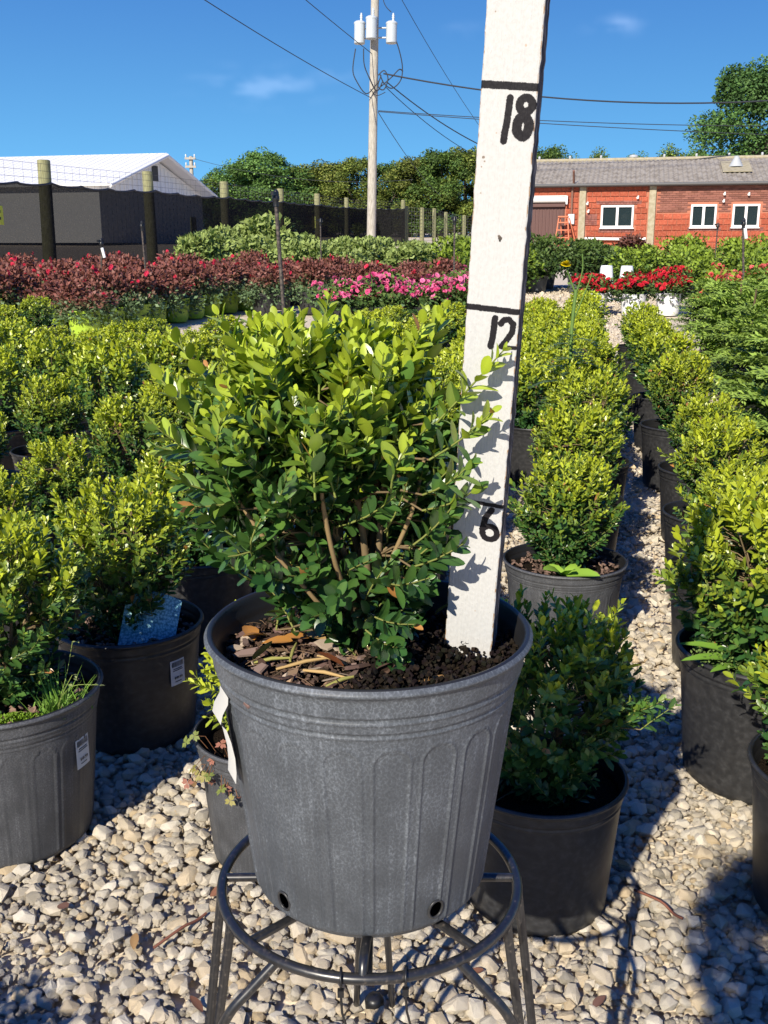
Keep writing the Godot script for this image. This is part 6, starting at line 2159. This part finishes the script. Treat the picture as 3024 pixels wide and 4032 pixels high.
	for row in 4:
		for j in 6:
			var x := -1.35 + j * 0.5 + row * 0.09 + R(-0.05, 0.05)
			var d := 12.0 + row * 0.75 + R(-0.1, 0.1)
			if j > 1 and row == 0: continue
			put.call("potted_rose", "wine-leaved rose behind the pink roses, %s row back, %s from the left" % [ordinal(row), ordinal(j)], "rose shrub", x, d, "wine", 1 + (1 if n % 5 == 0 else 0), 0.95, "low", 0.15, "wine-leaved roses behind the pink ones")
			n += 1
	for j in 8:
		var row := j / 4
		put.call("potted_rose", "bright pink flowering rose in the %s row left of the stick, %s from the left" % [["front", "back"][row], ordinal(j % 4)], "rose shrub", -0.42 + (j % 4) * 0.42 + row * 0.14, 9.9 + row * 0.7, "pink", j, 0.98, "low", 0.15, "pink roses left of the stick")
	# pale leafy shrubs before the fence
	for row in 4:
		for j in 7:
			var d := 15.6 + row * 1.4 + R(-0.15, 0.15)
			var x := -2.75 + j * 0.76 + row * 0.12 + R(-0.1, 0.1)
			var tall := 1.05 if j < 2 else 0.95
			put.call("leafy_shrub", "pale green leafy shrub before the black fence, %s row, %s from the left" % [ordinal(row), ordinal(j)], "shrub", x, d, "pale" if j < 5 or row > 2 else "olive", j + row, tall, "", 0.15, "pale leafy shrubs before the fence")
	put.call("leafy_shrub", "taller pale shrub rising above the others beside the sprinkler pole", "shrub", -2.1, 18.6, "pale", 1, 1.45, "", 0.15, "")
	# right: dark shrubs in grey pots, before the brick building
	var ds := [[2.30, 15.9], [2.95, 15.7], [3.5, 16.2], [2.55, 16.7], [3.2, 16.8], [2.1, 17.0], [3.8, 17.2]]
	for k in ds.size():
		put.call("potted_shrub", "dark green shrub in a grey pot before the brown door, %s of the clump" % ordinal(k), "potted shrub", ds[k][0], ds[k][1], "dark", k, 0.98, "grey", 0.2, "dark shrubs in grey pots")
	put.call("burgundy_shrub", "burgundy leaved shrub between the dark and the yellow-green shrubs", "shrub", 4.05, 17.2, "burgundy", 0, 1.05, "", 0.15, "")
	for row in 4:
		for j in 7:
			var d := 13.6 + row * 1.5 + R(-0.2, 0.2)
			var x := 3.3 + row * 0.35 + j * 0.82 + R(-0.1, 0.1)
			if x > 0.40 * d + 0.6 or (row == 0 and j < 1): continue
			put.call("leafy_shrub", "yellow-green shrub before the brick wall, %s row, %s from the left" % [ordinal(row), ordinal(j)], "shrub", x, d, "olive", j + row * 3, 1.0 if row > 0 else 0.85, "", 0.15, "yellow-green shrubs before the brick wall")
	# crimson roses in white pots
	var cs := [[2.42, 11.9], [2.82, 11.75], [3.26, 11.9], [2.52, 12.6], [2.98, 12.5], [3.45, 12.55]]
	for k in cs.size():
		put.call("potted_rose", "crimson flowering rose in a white pot, %s in the %s row" % [["left", "middle", "right"][k % 3], ["front", "back"][k / 3]], "rose shrub", cs[k][0], cs[k][1], "crimson", k, 1.05, "white", 0.15, "crimson roses in white pots")
	for k in 9:
		var row := k / 3
		put.call("potted_rose", "coral flowering rose at the right edge, %s row, %s from the left" % [ordinal(row), ordinal(k % 3)], "rose shrub", 3.15 + (k % 3) * 0.5 + row * 0.2, 9.2 + row * 0.85, "coral", k, 1.0, "low", 0.15, "coral roses at the right edge")
	for q in [[2.97, 14.0, "left"], [3.22, 13.9, "right"]]:
		var o := thing("white_pot_stack", "stack of empty white nursery pots behind the crimson roses, %s one of the pair" % q[2], "pot", Vector3(q[0], gy(-q[1]), -q[1]), 0.0, "pair of white pot stacks")
		for e in 2:
			part("pot", P.white, o, Transform3D(Basis(Vector3.RIGHT, PI).scaled_local(Vector3(0.68, 1.0, 0.68)), Vector3(0.008 * e, 0.25 + 0.225 * e, 0)))


func build_right_side() -> void:
	var fm := []
	for k in 3:
		fm.append(feathery(700 + k, 0.58, 0.42, 74).mesh(M.leaf_soft))
	var tr := MB.new()
	tr.tube(PackedVector3Array([Vector3(0, 0, 0), Vector3(0.01, 0.25, 0), Vector3(0, 0.5, 0.01)]), PackedFloat32Array([0.016, 0.011, 0.004]), 7, lin(0.12, 0.08, 0.05))
	var tm := tr.mesh(M.bark)
	var pos := [[1.50, 3.55], [1.95, 3.75], [1.72, 4.15], [2.02, 4.6], [1.95, 5.2], [2.4, 5.3], [2.1, 5.9], [2.55, 6.1], [3.0, 6.3], [2.3, 6.7], [2.75, 7.0], [3.2, 7.2], [2.5, 7.6], [3.0, 7.9], [3.4, 8.2]]
	for k in pos.size():
		var d: float = pos[k][1]
		var o := thing("feathery_shrub", "feathery green evergreen shrub at the right edge, %s from the front of its clump" % ordinal(k), "potted shrub", Vector3(pos[k][0], gy(-d), -d), k * 1.3, "feathery evergreens at the right edge")
		part("pot", P.low, o, Transform3D(Basis.from_scale(Vector3(0.9, 0.85, 0.9)), Vector3.ZERO))
		part("soil", P.soil, o, Transform3D(Basis.from_scale(Vector3(0.9, 0.85, 0.9)), Vector3(0, 0.185, 0)))
		part("stem", tm, o, Transform3D(Basis.IDENTITY, Vector3(0, 0.16, 0)))
		var s := R(0.92, 1.06)
		part("foliage", fm[k % 3], o, Transform3D(Basis.from_scale(Vector3(s, s * 0.92, s)), Vector3(0, 0.12, 0)), "stuff")


func blade(mb: MB, p: Vector3, dir: Vector3, ln: float, wd: float, droop: float, c: Color) -> void:   # a bent grass blade
	var side := dir.cross(Vector3.UP)
	if side.length() < 0.01: side = Vector3.RIGHT
	side = side.normalized()
	var n := 5
	var s := mb.v.size()
	for k in n + 1:
		var u := float(k) / n
		var q := p + dir * ln * u - Vector3(0, droop * u * u * ln, 0)
		var w := wd * (1.0 - pow(u, 1.6)) + 0.0001
		var nn := side.cross(dir).normalized()
		mb.vert(q - side * w, nn - side * 0.3, c); mb.vert(q + side * w, nn + side * 0.3, c)
	for k in n:
		mb.quad(s + k * 2, s + k * 2 + 1, s + k * 2 + 3, s + k * 2 + 2)


func build_small_things() -> void:
	var g := RandomNumberGenerator.new()
	g.seed = 99
	# grass and moss in the left edge pot
	var ct := Vector3(-0.64, gy(-1.58) + 0.275 * 0.88, -1.58)
	var gt := thing("grass_tuft", "tuft of bright grass growing at the rim of the left edge pot", "grass", ct + Vector3(0.105, 0, 0.045))
	var gm := MB.new()
	for k in 120:
		var a := g.randf() * TAU
		var d := Vector3(cos(a) * 0.6 + 0.15, g.randf_range(0.7, 1.5), sin(a) * 0.6).normalized()
		var t := g.randf_range(0.7, 1.3)
		blade(gm, Vector3(g.randfn() * 0.016, 0, g.randfn() * 0.018), d, g.randf_range(0.04, 0.10), 0.0016, g.randf_range(0.0, 0.5), Color(0.17 * t, 0.31 * t, 0.05 * t))
	for k in 3:
		var pts := smooth([Vector3(0.004 * k, 0.02, 0.01 * k), [Vector3(0.03, 0.055, 0.01), Vector3(0.012, 0.06, -0.02), Vector3(0.02, 0.05, 0.03)][k], [Vector3(0.075, 0.062, 0.02), Vector3(0.022, 0.115, -0.035), Vector3(0.045, 0.092, 0.05)][k]], 4)
		gm.tube(pts, PackedFloat32Array([0.0006]), 4, lin(0.25, 0.32, 0.08))
		for j in 7:
			gm.tpl(T.kite, Transform3D(frame(Vector3(1, -0.3, g.randfn()), Vector3.UP).scaled_local(Vector3.ONE * 0.007), pts[pts.size() - 1 - (j % 3)] + Vector3(g.randf() * 0.006, 0, g.randfn() * 0.002)), lin(0.34, 0.38, 0.14))
	part("blades", gm.mesh(M.leaf_soft), gt, Transform3D.IDENTITY, "stuff")
	var mo := thing("moss_patch", "cushion of yellow-green moss on the soil of the left edge pot", "moss", ct + Vector3(0.055, 0.000, 0.085))
	part("cushion", soil_mesh(0.042, 12, 0.008, 0.02, M.moss, 16, 40, [[0.0, 0.0, 0.013, 0.03]]), mo, Transform3D(Basis.from_scale(Vector3(1.25, 1, 0.8)), Vector3(0, 0.003, 0)))
	var mf := MB.new()
	for k in 500:
		var a := g.randf() * TAU
		var rr := 0.042 * sqrt(g.randf())
		var t := g.randf_range(0.7, 1.4)
		mf.tpl(T.kite, Transform3D(frame(Vector3(g.randfn() * 0.6, 1, g.randfn() * 0.6), Vector3(g.randfn(), 0, 1)).scaled_local(Vector3.ONE * 0.0055), Vector3(cos(a) * rr * 1.25, 0.004 + 0.011 * exp(-pow(rr / 0.03, 2.0)), sin(a) * rr * 0.8)), Color(0.12 * t, 0.21 * t, 0.015 * t))
	part("moss_tufts", mf.mesh(M.leaf_soft), mo, Transform3D.IDENTITY, "stuff")
	# mulch in the near pots
	for q in [[Vector3(-0.64, gy(-1.58) + 0.245, -1.58), 0.14, "left edge pot"], [Vector3(-0.52, gy(-1.95) + 0.218, -1.95), 0.13, "blue-tagged pot"], [Vector3(0.445, gy(-2.40) + 0.2, -2.40), 0.13, "pot beside the stick"]]:
		var mu := thing("bark_mulch", "brown bark mulch on the soil of the %s" % q[2], "mulch", q[0])
		mu.set_meta("kind", "stuff")
		var mb := MB.new()
		for k in 190:
			var a := g.randf() * TAU
			var rr: float = float(q[1]) * sqrt(g.randf())
			var t := g.randf_range(0.5, 1.4)
			chip(g, g.randf_range(0.008, 0.022), g.randf_range(0.005, 0.012), 0.003, Transform3D(Basis.from_euler(Vector3(g.randfn() * 0.4, g.randf() * TAU, g.randfn() * 0.4)), Vector3(cos(a) * rr, 0.003 + g.randf() * 0.006, sin(a) * rr)), Color(0.19 * t, 0.125 * t, 0.095 * t), mb)
		part("flakes", mb.mesh(M.chips), mu, Transform3D.IDENTITY, "stuff")
	# the blue tag
	var bt := thing("plant_tag", "speckled blue plastic plant tag standing in the black pot's soil", "plant tag", Vector3(-0.470, gy(-1.95) + 0.245 * 0.86, -1.872), 0.10)
	var tb := MB.new()
	for k in 9:
		var u := k / 8.0 - 0.5
		for e in 2:
			tb.vert(Vector3(u * 0.107 + e * 0.0, e * 0.102 + (0.008 * cos(u * 3.0) if e == 1 else 0.0), -0.02 * e - 0.012 * (1.0 - 4.0 * u * u)), Vector3(u * 0.9, 0.2, 1).normalized())
	for k in 8:
		tb.quad(k * 2, k * 2 + 1, k * 2 + 3, k * 2 + 2)
	bt.rotation.z = -0.2
	bt.rotation.x = -0.12
	part("blade", tb.mesh(M.tag_blue), bt)
	# clover in the grey pot
	var cl := thing("clover_weed", "reddish clover weed trailing over the rim of the small grey pot", "weed", Vector3(-0.285, gy(-1.5) + 0.20, -1.485))
	var cm := MB.new()
	for k in 17:
		var p := Vector3(g.randf_range(-0.035, 0.05), g.randf_range(-0.025, 0.06) , g.randf_range(-0.02, 0.075))
		if k < 6: p = Vector3(g.randf_range(0.0, 0.06), g.randf_range(-0.05, 0.0), g.randf_range(0.06, 0.09))
		cm.tube(PackedVector3Array([Vector3(p.x * 0.3 + 0.03, -0.01, p.z * 0.3), p * 0.6 + Vector3(0.01, 0.012, 0), p]), PackedFloat32Array([0.0006]), 4, lin(0.25, 0.12, 0.06))
		var c: Color = [lin(0.23, 0.20, 0.05), lin(0.30, 0.13, 0.09), lin(0.17, 0.20, 0.05)][k % 3]
		var up := Vector3(g.randfn() * 0.4, 0.8, g.randfn() * 0.4 + 0.5).normalized()
		var a0 := g.randf() * TAU
		for j in 3:
			var side := up.cross(Vector3(cos(a0), 0.2, sin(a0))).normalized().rotated(up, TAU * j / 3.0)
			for e in [-0.3, 0.3]:
				cm.tpl(T.broad[0], Transform3D(frame(side.rotated(up, e), up).scaled_local(Vector3.ONE * g.randf_range(0.009, 0.012)), p), c)
	part("leaves", cm.mesh(M.leaf_soft), cl, Transform3D.IDENTITY, "stuff")
	# broad-leaved weed in the pot beside the stick
	var wd := thing("broadleaf_weed", "small bright green weed with four broad leaves in the pot right of the stick", "weed", Vector3(0.425, gy(-2.4) + 0.205, -2.285))
	for q in [[-0.7, 1.5, 0.085], [0.9, 0.95, 0.085], [2.2, 1.2, 0.06], [-2.4, 1.4, 0.05], [0.2, 2.0, 0.06]]:
		var mb := MB.new()
		mb.tpl(leaf_tpl(0.24, 0.25, 0.35, 5, 0.95), Transform3D(frame(Vector3(sin(q[0]), q[1] * 0.6, cos(q[0])), Vector3(0, 1, 0.3)).scaled_local(Vector3.ONE * float(q[2])), Vector3(0, 0.01, 0)), lin(0.24, 0.40, 0.05))
		part("leaf", mb.mesh(M.leaf_soft), wd)
	# long-leaved weed in the broad boxwood's pot
	var lw := thing("lanceleaf_weed", "long pointed green weed leaves growing out of the right edge pot", "weed", Vector3(0.645, gy(-1.77) + 0.262, -1.70))
	var lt := leaf_tpl(0.10, 0.4, 0.45, 6, 0.9)
	for q in [[-1.6, 0.75, 0.11, 0.0], [-1.2, 0.7, 0.12, -0.01], [-1.9, 1.1, 0.10, 0.03], [-0.8, 0.8, 0.10, -0.02], [0.4, 0.5, 0.10, 0.0], [1.4, 0.9, 0.11, 0.04], [2.3, 1.2, 0.10, 0.06], [0.9, 1.8, 0.12, 0.10], [-0.3, 1.6, 0.11, 0.10]]:
		var mb := MB.new()
		mb.tpl(lt, Transform3D(frame(Vector3(sin(q[0]), q[1], cos(q[0])), Vector3(0, 1, 0.2)).scaled_local(Vector3.ONE * float(q[2])), Vector3(0, q[3], 0)), lin(0.16, 0.30, 0.04))
		part("leaf", mb.mesh(M.leaf_soft), lw)
	var wp := MB.new()
	for k in 260:
		var a := g.randf() * TAU
		var rr := 0.045 * sqrt(g.randf())
		wp.tpl(T.broad[0], Transform3D(frame(Vector3(g.randfn(), 0.5, g.randfn()), Vector3.UP).scaled_local(Vector3.ONE * 0.007), Vector3(cos(a) * rr - 0.05, g.randf() * 0.025, sin(a) * rr)), lin(0.15, 0.22, 0.06))
	part("small_leaves", wp.mesh(M.leaf_soft), lw, Transform3D.IDENTITY, "stuff")
	# tall sow thistle with its yellow flower
	var st := thing("sow_thistle", "tall weed with lobed bluish leaves and one yellow flower right of the stick", "weed", Vector3(0.70, gy(-3.9), -3.9))
	var sm := MB.new()
	sm.tube(smooth([Vector3(0.03, 0.1, 0), Vector3(0.015, 0.4, 0.0), Vector3(0.01, 0.62, 0.0), Vector3(0.02, 0.78, 0.0)], 6), PackedFloat32Array([0.007]), 7, lin(0.13, 0.22, 0.05))
	sm.tube(smooth([Vector3(0.02, 0.76, 0), Vector3(-0.005, 0.82, 0.0), Vector3(-0.025, 0.865, 0.01)], 4), PackedFloat32Array([0.0032]), 5, lin(0.13, 0.22, 0.05))
	sm.tube(smooth([Vector3(0.02, 0.76, 0), Vector3(0.04, 0.85, 0.0), Vector3(0.035, 0.91, 0.01)], 4), PackedFloat32Array([0.0028]), 5, lin(0.13, 0.22, 0.05))
	sm.tube(smooth([Vector3(0.012, 0.66, 0), Vector3(0.05, 0.76, 0.0), Vector3(0.075, 0.84, 0.01)], 4), PackedFloat32Array([0.0028]), 5, lin(0.13, 0.22, 0.05))
	part("stalk", sm.mesh(M.leaf_soft), st)
	for k in 16:
		var h := 0.36 + 0.018 * k
		var a := k * 2.4
		var mb := MB.new()
		var ln := 0.17 - 0.005 * k
		var d := Vector3(cos(a), 0.25, sin(a))
		for j in 9:   # lobes along the rib
			var u := j / 8.0
			for e in [-1.0, 1.0]:
				mb.tpl(T.kite, Transform3D(frame(d.normalized() * 0.6 + d.cross(Vector3.UP).normalized() * e, Vector3.UP).scaled_local(Vector3.ONE * ln * 0.30 * (1.1 - 0.5 * absf(u - 0.55))), d.normalized() * ln * u - Vector3(0, 0.06 * u * u, 0)), lin(0.075, 0.135, 0.06))
		part("leaf", mb.mesh(M.leaf_soft), st, Transform3D(Basis.IDENTITY, Vector3(0.018, h, 0)))
	var fmb := MB.new()
	for j in 3:
		fmb.tpl(T.petal, Transform3D(frame(Vector3(1, 0, 0).rotated(Vector3.UP, j * 0.7), Vector3(-0.2, 0.9, 0.4)).scaled_local(Vector3.ONE * 0.04), Vector3(-0.025, 0.868 + 0.003 * j, 0.01)), lin(0.85, 0.66, 0.01))
	part("flower", fmb.mesh(M.leaf_soft), st)
	# sprinkler risers
	var head := MB.new()
	head.lathe(PackedVector2Array([Vector2(0.001, 0.10), Vector2(0.010, 0.095), Vector2(0.014, 0.08), Vector2(0.014, 0.065), Vector2(0.022, 0.06), Vector2(0.022, 0.035), Vector2(0.016, 0.03), Vector2(0.018, 0.0)]), 10)
	var hm := head.mesh(M.black_plastic)
	var arm := MB.new()
	arm.tube(PackedVector3Array([Vector3(-0.012, 0.03, 0), Vector3(-0.032, 0.05, 0), Vector3(-0.028, 0.085, 0), Vector3(-0.004, 0.10, 0)]), PackedFloat32Array([0.005]), 6)
	arm.box(Transform3D(Basis.IDENTITY, Vector3(0.03, 0.075, 0)), Vector3(0.035, 0.022, 0.018))
	var am := arm.mesh(M.black_plastic)
	var pip := noise_tex(51, 0.04, FastNoiseLite.TYPE_SIMPLEX, 3, [[0.2, lin(0.03, 0.027, 0.025)], [0.8, lin(0.14, 0.11, 0.09)]], 256)
	mat("riser", Color.WHITE, 0.6, 0.4, pip, 3.0)
	for q in [
		[-0.66, 1.27, -6.5, 0.012, "dark sprinkler riser standing in the boxwoods behind the raised shrub", 0.055],
		[-2.52, 1.20, -11.0, 0.011, "thin sprinkler riser in the roses before the second fence post", 0.03],
		[-2.82, 1.02, -10.5, 0.010, "short leaning sprinkler riser with a pale head in the left roses", -0.06],
		[0.80, 1.28, -12.0, 0.011, "thin sprinkler riser just left of the stick before the bare posts", 0.01],
		[3.40, 1.20, -10.0, 0.011, "leaning sprinkler riser before the right hand window of the brick building", 0.09],
		[5.05, 1.30, -16.0, 0.010, "thin sprinkler riser before the middle window of the brick building", 0.0],
		[-0.9, 1.34, -15.0, 0.010, "thin sprinkler riser among the pale shrubs below the fence", 0.0]]:
		var z: float = q[2]
		var o := thing("sprinkler_riser", q[4], "sprinkler", Vector3(q[0] + float(q[5]), gy(z), z), 0.0, "sprinkler risers in the beds")
		var hgt: float = q[1] - gy(z)
		var mb := MB.new()
		mb.tube(PackedVector3Array([Vector3(0, 0, 0), Vector3(-float(q[5]) * 0.5, hgt * 0.5, 0), Vector3(-float(q[5]), hgt, 0)]), PackedFloat32Array([q[3]]), 8)
		part("pipe", mb.mesh(M.riser), o)
		part("head", hm, o, Transform3D(Basis.IDENTITY, Vector3(-float(q[5]), hgt, 0)))
		part("arm", am, o, Transform3D(Basis.from_euler(Vector3(0, float(q[0]) * 3.0, 0)), Vector3(-float(q[5]), hgt, 0)))
		if q[2] == -10.5 or q[2] == -10.0:
			var wb := MB.new()
			wb.box(Transform3D(Basis.from_euler(Vector3(0, 0, 0.2)), Vector3(0.02, -0.04, 0.02)), Vector3(0.028, 0.10, 0.02), Color.WHITE, 0.004)
			part("white_clip", wb.mesh(M.white_trim), o, Transform3D(Basis.IDENTITY, Vector3(-float(q[5]), hgt, 0)))
	# dry twigs on the gravel
	var tw := [[-0.30, -1.30, 0.9, 0.10, 0], [0.42, -1.36, -0.9, 0.09, 0], [0.36, -1.30, 1.4, 0.07, 1], [-0.16, -1.23, 1.1, 0.035, 1]]
	for k in tw.size():
		var q: Array = tw[k]
		var o := thing("dry_twig", ["reddish twig lying on the sunlit gravel left of the stand", "reddish twig on the gravel between the black pot and the right corner", "grey-brown dead stem at the foot of the black pot behind the stand", "short brown twig on the gravel beside the stand's left legs"][k], "twig", Vector3(q[0], gy(q[1]) + 0.016, q[1]))
		var d := Vector3(cos(q[2]), 0.0, -sin(q[2])) * float(q[3]) * 0.5
		var mb := MB.new()
		mb.tube(smooth([-d, Vector3(0.003, 0.006, 0.002), d * 0.6 + Vector3(0, 0.001, 0.004), d], 4), PackedFloat32Array([0.0022]), 6, [lin(0.20, 0.085, 0.055), lin(0.16, 0.11, 0.07)][q[4]])
		part("stem", mb.mesh(M.bark), o)
	# dead leaves and bits of litter on the gravel
	var where := ["left of the stand's front leg", "in the sun left of the stand", "near the left edge pot", "between the stand and the black pot", "right of the black pot", "at the lower edge right of the stand", "below the clover pot", "in the shade by the tagged pot"]
	var spots := [[-0.24, -1.14], [-0.36, -1.26], [-0.50, -1.36], [0.14, -1.22], [0.40, -1.46], [0.30, -1.17], [-0.27, -1.38], [-0.36, -1.72]]
	for k in 8:
		var lf := MB.new()
		lf.tpl(T.main[k % 4], Transform3D(Basis.from_scale(Vector3.ONE * g.randf_range(0.018, 0.030)), Vector3.ZERO), [lin(0.22, 0.10, 0.06), lin(0.30, 0.18, 0.08), lin(0.15, 0.08, 0.06)][k % 3])
		var o := part("dead_leaf", lf.mesh(M.leaf_soft), null, Transform3D(Basis.from_euler(Vector3(-1.35 + g.randfn() * 0.25, g.randf() * TAU, g.randfn() * 0.3)), Vector3(spots[k][0], gy(spots[k][1]) + 0.014, spots[k][1])))
		tag(o, "small brown dead leaf on the gravel %s" % where[k], "leaf", "dead leaves on the gravel")
	# shrubs standing beside and behind the viewpoint, whose shade reaches the gravel in view
	potted("potted_boxwood", "boxwood outside the lower left of the view, its shade on the gravel", Vector3(-0.84, gy(-0.42), -0.42), 0.0, "plain", 0.15, 0.25, 2, 1.1)
	var to := thing("ball_topiary", "ball-clipped boxwood on a bare stem behind the viewpoint, shading the right gravel", "potted shrub", Vector3(-0.20, 0.0, 0.42))
	part("pot", P.plain, to)
	part("soil", P.soil, to, Transform3D(Basis.IDENTITY, Vector3(0, 0.217, 0)))
	var ts := MB.new()
	ts.tube(PackedVector3Array([Vector3(0, 0.2, 0), Vector3(0.01, 0.7, 0), Vector3(0, 1.15, 0)]), PackedFloat32Array([0.013, 0.011, 0.01]), 8, lin(0.2, 0.15, 0.1))
	part("stem", ts.mesh(M.bark), to)
	part("crown", B[0][1], to, Transform3D(Basis.from_scale(Vector3(1.15, 1.15, 1.15)), Vector3(0, 1.05, 0)), "stuff")
